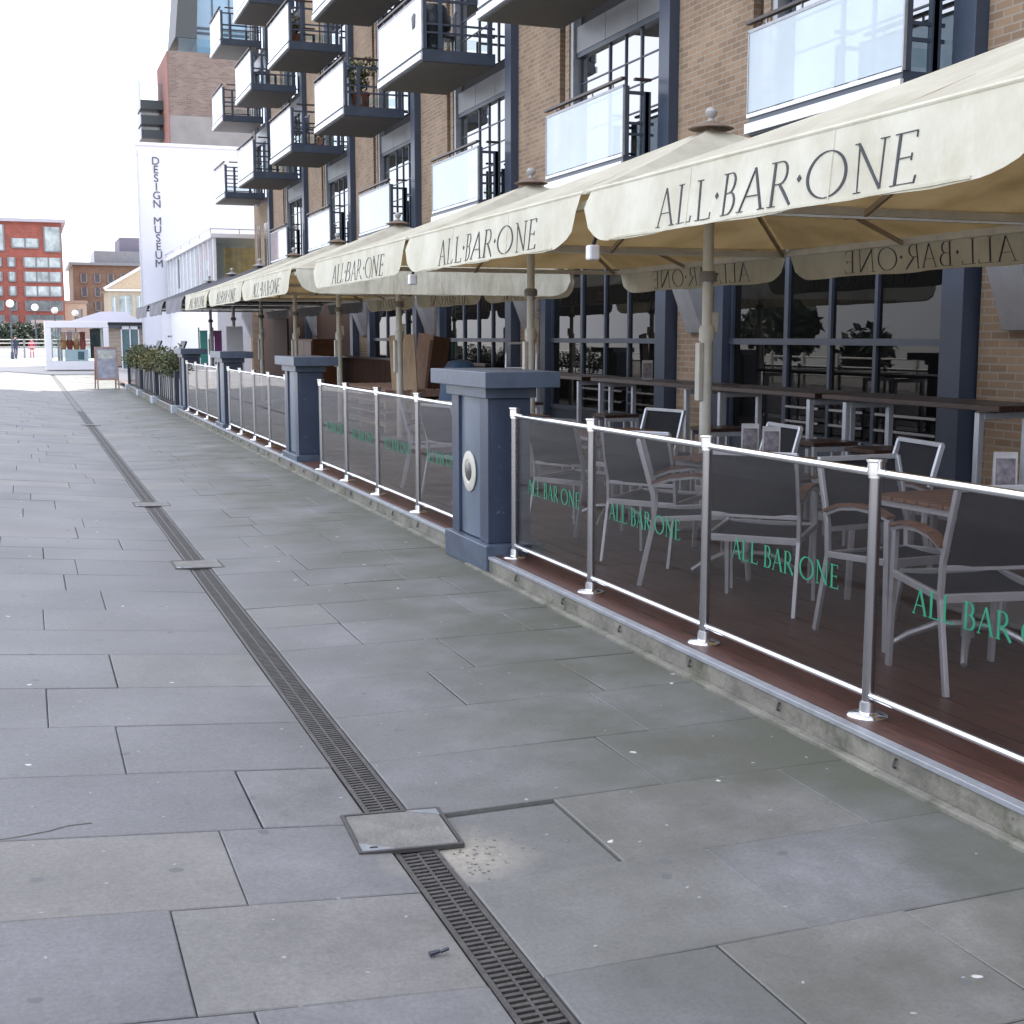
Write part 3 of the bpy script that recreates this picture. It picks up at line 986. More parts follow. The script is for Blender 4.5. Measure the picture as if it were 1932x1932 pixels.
# body behind everything
B(3.5, 15, -70, END - .02, 0, HT).build('core_wall', SHOPIN, bd)
B(3.48, 15.02, END - .019, END, 0, HT).build('end_wall', BRICK, bd)
B(-.05, 15.1, -70, END + .05, HT, HT + .35).build('roof', SPAND, bd)
B(0, 3.4, -70, -7.8, 0, HT - .01).build('south_wall', BRICK, bd)
pf = MB()
for f in FL:
    pf.box(.15, 3.49, -12, END - .03, f + .01, f + .2)
pf.build('floor_slab', SHOPIN, bd)
for k, yc in enumerate(cols):
    last = k == len(cols) - 1
    # upper pier (stock brick) between this bay's window and the next column
    ya, yb = yc + 3.42, (yc + PITCH - .17 if not last else END - .021)
    s = MB()
    if not last:
        s.box(0, .6, yc + 3.79, yb, 2.55, HT - .002)
        s.box(0, .6, ya, yc + 3.57, 2.55, HT - .002)
    else:
        s.box(0, .6, yc + 3.5, END - .021, 2.4, HT - .002)
    s.build('pier', BRICK, bd)
    if not last:
        B(.10, .5, yc + 3.571, yc + 3.789, 2.55, HT - .003).build('recess', SLOT, bd)
    # ground storey pier with raking concrete corbel
    B(0.02, .6, yc + 4.72, yc + 5.56, 0, 2.549).build('pier', BRICK, bd)
    cb = MB()
    prof = [(0.019, 1.66), (-.04, 1.66), (-.34, 2.42), (-.34, 2.70), (0.019, 2.70)]
    cb.prism([(x, yc + 4.78, z) for x, z in prof], (0, .42, 0))
    cb.build('corbel', pm('corbel_concrete', (.30, .30, .31), .8, var=.1), bd, bevel=.006)
    # steel column
    B(-.14, .35, yc - .165, yc + .13, 0, HT - .004).build('column', BLUEC2, bd, bevel=.004)
    # ground storey: second column + shopfront
    if yc < 30:
        B(-.03, .30, yc + 4.30, yc + 4.52, 0, 2.6).build('column', BLUEC2, bd, bevel=.004)
        wn = B(.10, .112, yc + .14, yc + 4.29, .52, 2.9).build('shop_window', SHOPGL, bd)
        fr = MB()
        for u in (.15, 1.36, 2.16, 3.0, 4.22):
            fr.box(.066, .16, yc + u, yc + u + (.08 if u == 3.0 else .05), .5, 2.9)
        for z in (.46, 1.52, 2.86):
            fr.box(.055, .155, yc + .14, yc + 4.29, z, z + .07)
        fr.build('frame', BLUED, wn)
        B(.08, .15, yc + .14, yc + 4.29, .0, .455).build('stall_riser', BLUED, wn)
        lv = MB()
        for q in range(4):
            for u0, u1 in ((.35, 1.3), (1.5, 2.1), (2.3, 2.95)):
                lv.box(.03, .05, yc + u0, yc + u1, .50 + q * .16, .525 + q * .16)
        lv.build('louvre', STEEL, wn)
        B(.2, .26, yc + 4.52, yc + 4.72, 0, 2.6).build('recess', SHOPIN, bd)
    elif not last:
        B(-.02, .1, yc + .14, yc + 4.70, 0, 2.6).build('timber_shutter', BROWN, bd)
    # fascia over the ground storey
    B(-.02, .3, yc + .135, yc + PITCH - .17 if not last else END - .03, 2.92 if yc < 30 else 2.62, FL[0] - .003).build('fascia', SPAND, bd)
    # upper storeys
    for f, zb in enumerate(FL):
        zt = (FL[f + 1] if f + 1 < len(FL) else HT) - .002
        zf = zb + .21
        if last and f == 0:
            # plain brick with two narrow windows
            B(0.005, .6, yc + .14, yc + 3.49, zb, zt).build('pier', BRICK, bd)
            for u0, u1 in ((.55, 1.65), (2.45, 3.05)):
                wv = B(-.004, .02, yc + u0, yc + u1, 3.7, 5.52).build('narrow_window', pm('bronze_glass', (.035, .028, .022), .15), bd)
                B(-.012, -.003, yc + (u0 + u1) / 2 - .03, yc + (u0 + u1) / 2 + .03, 3.7, 5.52).build('frame', STONE, wv)
            continue
        wh = zb + 2.05 if f else 5.80
        wv = B(.14, .155, yc + .16, yc + 3.40, zf, wh).build('window', WINGL, bd)
        fr = MB()
        for u, wd in ((.145, .05), (1.16, .055), (1.67, .035), (2.20, .055), (3.24, .065)):
            fr.box(.118, .17, yc + u, yc + u + wd * .7, zf, wh)
        for z in (zb + .95, zb + 1.31, zb + 1.66):
            fr.box(.126, .165, yc + .16, yc + 3.30, z, z + .020)
        fr.box(.07, .18, yc + .145, yc + 3.31, wh, wh + .07)
        fr.build('frame', BLUED, wv)
        B(.02, .2, yc + 3.31, yc + 3.419, zb, zt).build('jamb', TRIM, bd)
        sp = MB()
        for u in range(3):
            sp.box(.06, .3, yc + .145 + u * 1.05, yc + .14 + u * 1.05 + 1.04, wh + .072, zt)
        sp.build('spandrel', SPAND, bd)

# ------------------------------------------------------------------ balconies (parts of the building)
def balcony(yc, zb, x0, y0, y1, deep):
    t = bpy.data.objects.new('balcony', None)
    col.objects.link(t); t.parent = bd; t.location = (0, yc, zb)
    B(x0 + .01, .0 - .142, y0, y1, .0, .20).build('slab', BLUED, t, bevel=.004)
    if deep:
        B(x0 + .03, -.145, y0 + .03, y1 - .03, -.012, -.001).build('soffit', SOFFIT, t)
    B(x0 - .03, x0 + .008, y0 - .02, y1 + .02, .02, .125).build('edge_beam', SILV, t, bevel=.003)
    B(x0 - .012, x0 + .006, y0 - .01, y1 + .01, .185, .225).build('edge_beam', SILV, t)
    gb = .24
    B(x0, x0 + .016, y0 + .0, y1, gb, 1.06).build('glass_panel', BALGL if deep else BALGL1, t)
    f = MB()
    f.box(x0 - .006, x0 + .024, y0 - .02, y0 - .001, .2, 1.075); f.box(x0 - .006, x0 + .024, y1 + .001, y1 + .02, .2, 1.075)
    f.box(x0 - .006, x0 + .022, y0 - .02, y1 + .02, 1.062, 1.095)
    for k in range(4):
        yy = y0 + (y1 - y0) * (k + .5) / 4
        f.box(x0 + .0, x0 + .018, yy - .012, yy + .012, 1.094, 1.150)
    f.build('panel_frame', TRIM, t)
    hr = MB()
    hr.box(x0 - .035, x0 + .03, y0 - .03, y1 + .03, 1.15, 1.185)
    for yy in (y0, y1):
        hr.box(x0 + .16, -.20, yy - .03, yy + .03, 1.15, 1.185)
    hr.build('handrail', pm('dark_handrail', (.035, .022, .020), .45), t, bevel=.004)
    for yy in (y0 + .02, y1 - .02):
        r_ = MB()
        r_.box(x0 + .03, x0 + .09, yy - .03, yy + .03, .2, 1.08)
        r_.box(x0 + .30, x0 + .37, yy - .03, yy + .03, .2, 1.02)
        r_.box(-.28, -.20, yy - .03, yy + .03, .2, 1.02)
        r_.box(x0 + .09, -.20, yy - .02, yy + .02, .98, 1.02)
        for z in (.46, .60):
            r_.box(x0 + .09, -.145, yy - .012, yy + .012, z, z + .034)
        r_.build('side_railing', BLUED, t)
        B(x0 + .12, -.29, yy - .004, yy + .004, .24, .40).build('side_glass', CLEAR, t)
for k, yc in enumerate(cols):
    last = k == len(cols) - 1
    if k < 1: continue
    if not last:
        balcony(yc, FL[0], -.60, .22, 2.85, False)
    for f in (1, 2, 3, 4):
        if last and f == 4: pass
        balcony(yc, FL[f], -1.47, .58, 3.40 if not last else 2.95, True)

# ------------------------------------------------------------------ things on balconies
def foliage(mb_pts, n, rad, leaf, name, parent, mat, sq=(1, 1, 1), seed=1):
    r = random.Random(seed)
    V = []; F = []; T = []
    for (cx, cy, cz, rr) in mb_pts:
        for _ in range(int(n * rr ** 2 / .09)):
            v = Vector((r.gauss(0, 1), r.gauss(0, 1), r.gauss(0, 1))).normalized()
            q = rr * r.uniform(.35, 1.06) ** .6
            p = Vector((cx + v.x * q * sq[0], cy + v.y * q * sq[1], cz + v.z * q * sq[2]))
            a = Vector((r.gauss(0, 1), r.gauss(0, 1), r.gauss(0, 1) + .3)).normalized()
            b = a.orthogonal().normalized()
            b = Matrix.Rotation(r.uniform(0, 6.3), 3, a) @ b
            c = a.cross(b)
            l = leaf * r.uniform(.6, 1.35)
            i = len(V)
            V += [tuple(p - b * l), tuple(p - c * l * .42), tuple(p + b * l), tuple(p + c * l * .42)]
            F.append((i, i + 1, i + 2, i + 3))
            T.append(min(1, max(0, r.gauss(.42, .25))))
    me = bpy.data.meshes.new(name)
    me.from_pydata(V, [], F)
    a = me.attributes.new('tone', 'FLOAT', 'FACE')
    a.data.foreach_set('value', T)
    me.materials.append(mat)
    o = bpy.data.objects.new(name, me)
    col.objects.link(o)
    o.parent = parent
    return o
def pot_plant(loc, label, s=1., name='potted_plant', seed=3, mat=None):
    t = thing(name, label, 'plant', loc, 0)
    MB().lathe([(0, 0), (.12 * s, 0), (.17 * s, .26 * s), (.185 * s, .26 * s), (.185 * s, .30 * s), (0, .29 * s)], (0, 0, 0), 18).build('pot', TERRA, t, smooth=True)
    r = random.Random(seed)
    foliage([(r.gauss(0, .10) * s, r.gauss(0, .10) * s, (.55 + r.uniform(-.12, .22)) * s, .2 * s) for _ in range(6)], 130, .3, .045 * s, 'foliage', t, mat or LEAF, seed=seed)
    MB().tube([(0, 0, .25 * s), (.01, 0, .55 * s)], .018 * s, 6).build('stem', BROWN, t)
    return t
Bz = .205
pot_plant((7.0, cols[6] + 1.0, FL[1] + Bz), 'bushy dark green plant in a terracotta pot on a second storey balcony', 1.15, seed=5)
pot_plant((7.35, cols[7] + .9, FL[1] + Bz), 'small leafy pot plant at the inner end of a second storey balcony', .7, seed=8)
pot_plant((6.85, cols[7] + 1.2, FL[2] + Bz), 'yellowish plant in a pot on a third storey balcony', .9, seed=9, mat=LEAFY)
# covered round barbecue on the big balcony
t = thing('covered_barbecue', 'round black covered barbecue on the nearest fully visible balcony', 'barbecue', (6.85, cols[5] + 1.05, FL[1] + Bz))
MB().lathe([(0, 0), (.20, 0), (.23, .30), (.34, .42), (.35, .62), (.25, .80), (0, .86)], (0, 0, 0), 20).build('cover', pm('black_vinyl', (.015, .02, .028), .4, bump=.4), t, smooth=True)
MB().tube([(-.1, 0, .86), (-.1, 0, .90), (.1, 0, .90), (.1, 0, .86)], .012, 8).build('handle', POLED, t)
def small_chair(loc, rz, label):
    t = thing('balcony_chair', label, 'chair', loc, rz, 'dark chairs standing on balconies')
    B(-.2, .2, -.2, .2, .40, .43).build('seat', BLUED, t, bevel=.005)
    b = MB()
    for k in range(5):
        b.box(-.18 + k * .085, -.15 + k * .085, -.20, -.18, .45, .80)
    b.box(-.2, .2, -.205, -.175, .80, .84)
    b.build('backrest', BLUED, t)
    for x in (-.18, .18):
        for y in (-.18, .18):
            MB().box(x - .014, x + .014, y - .014, y + .014, 0, .40).build('leg', BLUED, t)
small_chair((7.25, cols[5] + 1.6, FL[1] + Bz), R(80), 'dark slatted chair behind the round black barbecue')
small_chair((6.95, cols[7] + 1.5, FL[1] + Bz), R(100), 'dark slatted chair on the balcony with the small leafy plant')
small_chair((6.95, cols[8] + 1.3, FL[2] + Bz), R(70), 'dark slatted chair on a far third storey balcony')

# ================================================================== TERRACE FURNITURE
def arm_chair(label, grp):
    t = thing('terrace_chair', label, 'chair', (0, 0, TZ), 0, grp)
    w_ = .25
    for s in (-1, 1):
        MB().bar((s * w_, .24, 0), (s * w_, .22, .625), .022, .034).build('front_leg', ALU, t, bevel=.003)
        rl = MB()
        rl.bar((s * w_, -.30, 0), (s * w_, -.215, .40), .022, .030)
        rl.bar((s * w_, -.215, .395), (s * w_, -.225, .56), .022, .030)
        rl.bar((s * w_, -.225, .555), (s * (w_ - .005), -.315, .875), .022, .030)
        rl.build('rear_leg', ALU, t, bevel=.003)
        sr = MB()
        sr.bar((s * w_, -.215, .405), (s * w_, .23, .43), .022, .032)
        sr.build('side_rail', ALU, t, bevel=.003)
        a = MB()
        pts = [(s * w_, -.235, .605), (s * w_, -.13, .645), (s * w_, 0, .66), (s * w_, .14, .655), (s * w_, .245, .628)]
        for p, q in zip(pts[:-1], pts[1:]):
            a.bar(p, q, .022, .018)
        ar = a.build('arm_rail', ALU, t)
        a = MB()
        for p, q in zip(pts[:-1], pts[1:]):
            a.bar((p[0], p[1], p[2] + .018), (q[0], q[1], q[2] + .018), .048, .016)
        a.build('armrest', WOOD, ar)
    f = MB()
    f.bar((-w_, -.218, .40), (w_, -.218, .40), .025, .038); f.bar((-w_, .23, .425), (w_, .23, .425), .03, .04)
    f.build('seat_frame', ALU, t, bevel=.003)
    f = MB()
    f.bar((-w_, -.315, .872), (w_, -.315, .872), .022, .026)
    f.build('top_bar', ALU, t, bevel=.003)
    f = MB(); f.bar((-w_, -.222, .53), (w_, -.222, .53), .022, .026)
    f.build('back_bar', ALU, t, bevel=.003)
    bk = MB()
    i = 0
    nn = 6
    for k in range(nn + 1):
        z = .535 + (.868 - .535) * k / nn
        y = -.224 - .09 * k / nn - .018 * math.sin(math.pi * k / nn)
        for x in (-w_ + .012, -w_ / 2, 0, w_ / 2, w_ - .012):
            bk.v.append((x, y - .012 * (1 - (x / w_) ** 2), z))
    for k in range(nn):
        for j in range(4):
            bk.f.append([k * 5 + j, k * 5 + j + 1, k * 5 + j + 6, k * 5 + j + 5])
    bk.build('backrest', SLING, t, smooth=True)
    st = MB()
    for k in range(7):
        y = -.205 + .425 * k / 6
        z = .415 + .02 * k / 6 - .018 * math.sin(math.pi * k / 6)
        for x in (-w_ + .012, -w_ / 2, 0, w_ / 2, w_ - .012):
            st.v.append((x, y, z - .012 * (1 - (x / w_) ** 2)))
    for k in range(6):
        for j in range(4):
            st.f.append([k * 5 + j, k * 5 + j + 1, k * 5 + j + 6, k * 5 + j + 5])
    st.build('seat', SLING, t, smooth=True)
    return t
CG = 'mesh armchairs on the terrace'
def heading(dx, dy):                 # local +Y is the way the chair faces
    return math.atan2(-dx, dy)
chairs = [
    (3.82, 4.50, heading(.20, .98), 'mesh armchair nearest the camera, behind the rightmost green lettering, brown armrest in view'),
    (3.99, 5.24, heading(.06, -1), 'mesh armchair facing the camera just left of the big fence post at right'),
    (3.79, 6.17, heading(.70, .71), 'mesh armchair with its back to the street, right of the middle fence post'),
    (3.78, 6.98, heading(.88, -.47), 'mesh armchair half hidden behind the middle fence post, leaning back to the left'),
    (3.93, 7.72, heading(.82, .56), 'mesh armchair with its back to the street, between the second and third fence posts'),
    (4.62, 7.80, heading(-.95, .1), 'mesh armchair whose tilted back shows above the rail left of a menu card'),
    (4.60, 6.32, heading(-.97, .15), 'mesh armchair whose tilted back shows just above the big right fence post'),
    (4.95, 5.05, heading(-.95, -.1), 'mesh armchair across the table, facing the street at right'),
    (3.95, 9.10, heading(.9, .4), 'mesh armchair close to the roundel pillar, seen through the first fence panel'),
    (4.75, 9.75, heading(-.9, -.2), 'mesh armchair facing the street behind the first fence panel'),
    (3.75, 11.30, heading(.9, .3), 'light framed armchair behind the glass left of the roundel pillar'),
    (3.80, 12.45, heading(.9, -.3), 'light framed armchair second left of the roundel pillar'),
]
proto = arm_chair(chairs[0][3], CG)
for k, (x, y, a, lb) in enumerate(chairs):
    place(proto if k == 0 else dup(proto), (x, y, TZ), a, lb)

def dining_table(label):
    t = thing('dining_table', label, 'table', (0, 0, TZ), 0, 'square wooden dining tables')
    s = MB()
    for k in range(8):
        s.box(-.34, .34, -.34 + k * .086, -.262 + k * .086, .715, .735)
    s.build('tabletop', WOOD, t, bevel=.003)
    f = MB()
    for q in (-.30, .30):
        f.box(q - .015, q + .015, -.32, .32, .685, .713)
    f.build('top_frame', ALU, t)
    MB().tube([(0, 0, .07), (0, 0, .69)], .032, 14).build('pedestal', ALU, t, smooth=True)
    for k in range(4):
        a = k * math.pi / 2 + math.pi / 4
        c, s_ = math.cos(a), math.sin(a)
        MB().tube([(.02 * c, .02 * s_, .13), (.14 * c, .14 * s_, .12), (.27 * c, .27 * s_, .06), (.34 * c, .34 * s_, .012)], [.02, .02, .017, .014], 8).build('foot', ALU, t, smooth=True)
    return t
tabs = [(4.22, 7.05, .3, 'wooden dining table between the tilted chair backs, behind the middle fence panel'),
        (4.14, 4.88, .05, 'wooden dining table nearest the camera, brown edge seen right of the big post'),
        (4.40, 9.45, 0, 'wooden dining table behind the first fence panel beside the roundel pillar'),
        (4.35, 11.85, .1, 'wooden dining table behind the glass left of the roundel pillar')]
tp_ = dining_table(tabs[0][3])
for k, (x, y, a, lb) in enumerate(tabs):
    place(tp_ if k == 0 else dup(tp_), (x, y, TZ), a, lb)

def menu_card(x, y, z, rz, label):
    t = thing('menu_card', label, 'menu', (x, y, z), rz, 'folded menu cards on tables')
    m = MB()
    m.quadbox([(-.055, -.03, 0), (.055, -.03, 0), (.055, -.027, 0), (-.055, -.027, 0), (-.055, -.003, .20), (.055, -.003, .20), (.055, 0, .20), (-.055, 0, .20)])
    m.quadbox([(-.055, .027, 0), (.055, .027, 0), (.055, .03, 0), (-.055, .03, 0), (-.055, .001, .20), (.055, .001, .20), (.055, .004, .20), (-.055, .004, .20)])
    m.build('card', PAPER, t)
    pm_ = MB()
    pm_.quadbox([(-.045, -.0335, .012), (.045, -.0335, .012), (.045, -.0315, .012), (-.045, -.0315, .012), (-.045, -.0115, .17), (.045, -.0115, .17), (.045, -.0095, .17), (-.045, -.0095, .17)])
    pm_.build('print', pm('menu_print', (.13, .12, .14), .6, var=.7, scale=26), t)
menu_card(4.32, 6.95, TZ + .735, R(-32), 'menu card between the two tilted chair backs above the rail')
menu_card(4.40, 4.98, TZ + .735, R(-32), 'menu card nearest the camera above the rail at right')
menu_card(4.33, 7.22, TZ + .735, R(-32), 'menu card just left of the second parasol pole')
menu_card(6.12, 12.3, TZ + 1.045, R(-32), 'menu card standing on the high bar table in front of the dark windows')

def bar_table(y0, y1, label, ends):
    t = thing('bar_table', label, 'table', (6.15, y0, TZ), 0, 'long high bar tables by the windows')
    s = MB()
    for k in range(4):
        s.box(-.26 + k * .131, -.137 + k * .131, 0, y1 - y0, 1.0, 1.04)
    s.build('tabletop', WOODD, t, bevel=.004)
    for e in ends:
        q = e - y0
        f = MB()
        f.bar((-.2, q, 0), (-.2, q, .985), .045); f.bar((.2, q, 0), (.2, q, .985), .045); f.bar((-.178, q, .962), (.178, q, .962), .045)
        f.build('leg_frame', ALU, t, bevel=.003)
    B(-.015, .015, ends[0] - y0 + .03, ends[-1] - y0 - .03, .18, .21).build('foot_rail', ALU, t)
BT = [(6.75, 8.75, (7.0, 8.5), 'long dark high table at the right edge'), (8.85, 10.75, (9.0, 10.45), 'long dark high table in the middle, right of the pale pole'),
      (10.85, 13.25, (11.1, 13.1), 'long dark high table left of the pale pole'), (13.5, 16.2, (13.7, 16.0), 'farthest long dark high table, just behind the roundel pillar cap')]
for q in BT:
    bar_table(q[0], q[1], q[3], q[2])
def bar_stool(label):
    t = thing('bar_stool', label, 'stool', (0, 0, TZ), 0, 'wood topped bar stools')
    s = MB()
    for k in range(3):
        s.box(-.19 + k * .128, -.07 + k * .128, -.17, .17, .68, .71)
    s.build('seat', WOODD, t, bevel=.003)
    for x in (-.17, .17):
        for y in (-.15, .15):
            MB().box(x - .014, x + .014, y - .014, y + .014, 0, .679).build('leg', ALU, t)
    f = MB()
    for y in (-.15, .15):
        f.box(-.155, .155, y - .012, y + .012, .64, .678); f.box(-.155, .155, y - .01, y + .01, .22, .245)
    f.build('stretcher', ALU, t)
    return t
SL = ['bar stool at the right edge in front of the nearest high table', 'bar stool left of the rightmost stool', 'bar stool right of the pale pole, before the high table',
      'bar stool left of the pale pole, before the high table', 'bar stool before the farthest high table']
bs = bar_stool(SL[0])
for k, (y, lb) in enumerate(zip((7.6, 8.3, 9.9, 12.0, 14.6), SL)):
    place(bs if k == 0 else dup(bs), (5.62, y, TZ), R(rnd.uniform(-8, 8)), lb)
def bench(y, label):
    t = thing('bench', label, 'bench', (5.45, y, TZ), 0, 'dark slatted benches')
    s = MB()
    for k in range(4):
        s.box(-.17 + k * .088, -.092 + k * .088, -.8, .8, .42, .445)
    s.build('seat', WOODD, t, bevel=.003)
    for e in (-.68, .68):
        f = MB(); f.bar((-.15, e, 0), (-.15, e, .418), .035); f.bar((.15, e, 0), (.15, e, .418), .035); f.bar((-.13, e, .40), (.13, e, .40), .035)
        f.build('leg_frame', ALU, t)
bench(6.3, 'dark slatted bench at the right, below the nearest high table')
bench(8.9, 'dark slatted bench below the middle high table')
bench(11.2, 'dark slatted bench left of the pale pole')
bench(14.0, 'dark slatted bench near the roundel pillar')

# ------------------------------------------------------------------ builder's timber under the fourth parasol
t = thing('pallet_stack', 'low stack of pale timber pallets under the fourth parasol', 'pallets', (5.75, 21.3, TZ))
for k in range(4):
    z = k * .185
    s = MB()
    for y in (-1.6, 0, 1.55):
        s.box(-.5, .5, y, y + .09, z, z + .09)
    for j in range(6):
        s.box(-.5 + j * .175, -.38 + j * .175, -1.62, 1.64, z + .092, z + .115)
    s.build('pallet', TIMBP if k % 2 else TIMB, t)
def board(x, y, w_, h_, lean, rz, mat, label, th=.03):
    o = B(-w_ / 2, w_ / 2, -th / 2, th / 2, 0, h_).build('timber_board', mat, loc=(x, y, TZ + .005))
    o.rotation_euler = (0, lean, rz)
    return tag(o, label, 'board', 'boards leaning under the parasols')
board(5.62, 19.75, .42, 1.52, R(-3), R(-35), TIMB, 'pale plywood board standing upright behind the fourth parasol pole')
board(5.98, 20.55, .26, 1.55, R(8), R(-40), TIMBP, 'pinkish board leaning just right of the pale plywood')
board(6.05, 19.95, .28, 1.50, R(9), R(-40), BROWN, 'dark brown board leaning at the right of the stack')
board(6.10, 20.25, .26, 1.44, R(8), R(-40), WOOD, 'reddish brown board leaning between pinkish and dark boards')
t = thing('blue_covered_bundle', 'rounded bundle under blue tarpaulin beside the leaning brown boards', 'bundle', (6.05, 18.35, TZ))
bd2 = MB()
for k in range(11):
    f = k / 10
    z = 1.16 * math.sin(f * math.pi / 2)
    rr = math.cos(f * math.pi / 2) ** .55
    for j in range(24):
        a = 2 * math.pi * j / 24
        q = rr * (1 + .05 * math.sin(5 * a + k))
        bd2.v.append((.34 * q * math.cos(a), .55 * q * math.sin(a), z))
for k in range(10):
    for j in range(24):
        bd2.f.append([k * 24 + j, k * 24 + (j + 1) % 24, (k + 1) * 24 + (j + 1) % 24, (k + 1) * 24 + j])
bd2.build('tarpaulin', BLUEC, t, smooth=True)
MB().tube([(.34 * math.cos(a / 12 * math.pi), .55 * math.sin(a / 12 * math.pi), .55) for a in range(25)], .014, 6).build('tie_rope', POLE, t)
t = thing('folded_frame', 'folded silver metal frame leaning by the dark windows', 'frame', (6.6, 17.3, TZ), R(-30))
f = MB()
for x in (-.22, .22):
    f.tube([(x, -.1, 0), (x, .1, 1.25), (x * .8, .16, 1.4)], .018, 8)
for z in (.35, .7, 1.05):
    f.tube([(-.22, -.1 + z * .16, z), (.22, -.1 + z * .16, z)], .014, 8)
f.tube([(-.18, .16, 1.4), (.18, .16, 1.4)], .018, 8)
f.build('tube_frame', ALU, t, smooth=True)
B(-.2, .2, .02, .04, .75, 1.0).build('panel', POLED, t)
t = thing('bar_screen', 'dark brown timber screen wall across the far half of the terrace', 'screen', (7.55, 30, TZ))
s = MB()
for k in range(30):
    s.box(0, .05, -8.5 + k * .52, -8.5 + k * .52 + .505, 0, .98)
s.build('boarding', BROWN, t)
B(-.03, .08, -8.55, 7.15, .982, 1.03).build('top_rail', WOODD, t)
t = thing('timber_hoarding', 'tall flat brown timber hoarding in front of the far shopfronts', 'hoarding', (7.2, 38, TZ))
s = MB()
for k in range(5):
    s.box(0, .06, k * 1.0, k * 1.0 + .99, 0, 2.4)
s.build('panel', BROWN, t)
f = MB(); f.box(.061, .12, 0, 4.99, 1.0, 1.1); f.box(.061, .12, 0, 4.99, 2.1, 2.2)
f.build('batten', TIMBP, t)
t = thing('drinks_cabinet', 'orange brown wooden cabinet beyond the second pillar', 'cabinet', (6.9, 32.5, TZ))
B(-.3, .3, -.9, .9, 0, 1.45).build('carcass', pm('orange_wood', (.16, .065, .025), .5, var=.3), t, bevel=.01)
for y in (-.88, .01):
    B(-.325, -.302, y, y + .86, .1, 1.4).build('door', pm('orange_wood_door', (.13, .05, .02), .45, var=.35), t, bevel=.005)
t = thing('screen_board', 'plain white free standing notice board behind the third blue pillar', 'board', (4.64, 31.0, TZ), R(-8))
B(-.19, .19, -.02, .02, .5, 1.74).build('panel', WHITEP, t, bevel=.004)
for x in (-.16, .16):
    MB().box(x - .02, x + .02, .021, .06, 0, 1.72).build('leg', POLED, t)
    MB().box(x - .02, x + .02, -.25, .25, 0, .03).build('foot', POLED, t)
for (x, y, mt, lb) in ((5.12, 36.0, PURP, 'tall purple banner beside the white notice board'), (4.74, 36.0, TEAL, 'tall teal banner left of a dark pole')):
    t = thing('banner', lb, 'banner', (x, y, TZ), R(-15))
    B(-.28, -.08, -.008, .008, .35, 1.65).build('cloth', mt, t)
    MB().tube([(-.31, 0, 0), (-.31, 0, 1.75)], .018, 8).build('pole', POLED, t)
    MB().tube([(-.31, 0, 1.66), (-.07, 0, 1.66)], .012, 8).build('crossbar', POLED, t)
    B(-.42, -.2, -.12, .12, 0, .03).build('base', POLED, t)

# ------------------------------------------------------------------ planted railing at the far end
def railing(y0, y1, label):
    t = thing('planter_railing', label, 'railing', (3.0, y0, TZ - .02), 0, 'black railing runs with shrubs')
    L_ = y1 - y0
    for q in (0, L_):
        p = MB().box(-.045, .045, q - .045, q + .045, 0, .80).build('post', NAVY, t, bevel=.005)
        B(-.13, .09, q - .12, q + .12, -.10, .07).build('footing', pm('pale_footing', (.38, .42, .46), .6), p, bevel=.01)
    r = MB()
    r.box(-.02, .02, .05, L_ - .05, .74, .78); r.box(-.02, .02, .05, L_ - .05, .08, .11)
    r.build('rail', BLACK, t)
    n = int(L_ / .42)
    for k in range(1, n):
        y = L_ * k / n
        B(-.009, .009, y - .009, y + .009, .111, .739).build('bar', BLACK, t)
railing(28.4, 32.9, 'black barred railing nearest the last blue pillar')
railing(33.2, 37.3, 'black barred railing in the middle of the planted run')
railing(37.6, 41.8, 'farthest black barred railing, ending in the sunlight')
def planter(y, L_, label, mat, seed):
    t = thing('shrub_planter', label, 'planter', (3.38, y, TZ), 0, 'shrub planters behind the black railing')
    B(-.22, .22, -L_ / 2, L_ / 2, 0, .58).build('trough', pm('trough_grey', (.28, .28, .29), .6), t, bevel=.01)
    B(-.2, .2, -L_ / 2 + .02, L_ / 2 - .02, .581, .60).build('soil', JOINT, t)
    r = random.Random(seed)
    pts = []
    for k in range(int(L_ / .26)):
        yy = -L_ / 2 + .15 + (L_ - .3) * k / max(1, int(L_ / .26) - 1)
        pts.append((r.gauss(-.28, .06), yy, .88 + r.uniform(-.06, .10), r.uniform(.19, .27)))
        pts.append((r.gauss(-.36, .06), yy + r.uniform(-.1, .1),    .86 + r.uniform(-.08, .1), r.uniform(.17, .24)))
        if r.random() < .5:
            pts.append((r.gauss(-.2, .05), yy, 1.06 + r.uniform(-.05, .1), r.uniform(.12, .2)))
    foliage(pts, 190, .3, .038, 'foliage', t, mat, seed=seed)
planter(29.7, 2.3, 'olive green shrubs in the trough nearest the last pillar', LEAF, 11)
planter(32.3, 2.2, 'olive green shrubs in the second trough behind the railing', LEAF, 12)
planter(34.9, 2.2, 'yellow tinged shrubs in the middle trough', LEAFY, 13)
planter(37.6, 2.2, 'dark green shrubs in the fourth trough', LEAF, 14)
planter(40.4, 2.2, 'green shrubs in the farthest trough', LEAF, 15)
def lectern(x, y, label):
    t = thing('menu_lectern', label, 'lectern', (x, y, TZ), R(10), 'slanted menu lecterns by the shrubs')
    MB().tube([(-.18, 0, 0), (0, 0, .95)], .025, 10).build('post', STEEL, t, smooth=True)
    B(-.3, .1, -.15, .15, 0, .025).build('base', POLED, t)
    MB().quadbox([(-.16, -.2, .70), (-.12, -.2, .68), (-.12, .2, .68), (-.16, .2, .70), (.13, -.2, 1.40), (.17, -.2, 1.38), (.17, .2, 1.38), (.13, .2, 1.40)]).build('panel', NAVY, t, bevel=.004)
lectern(3.62, 33.5, 'slanted dark menu lectern nearest the last blue pillar')
lectern(3.60, 39.5, 'farther slanted dark menu lectern by the white gallery')
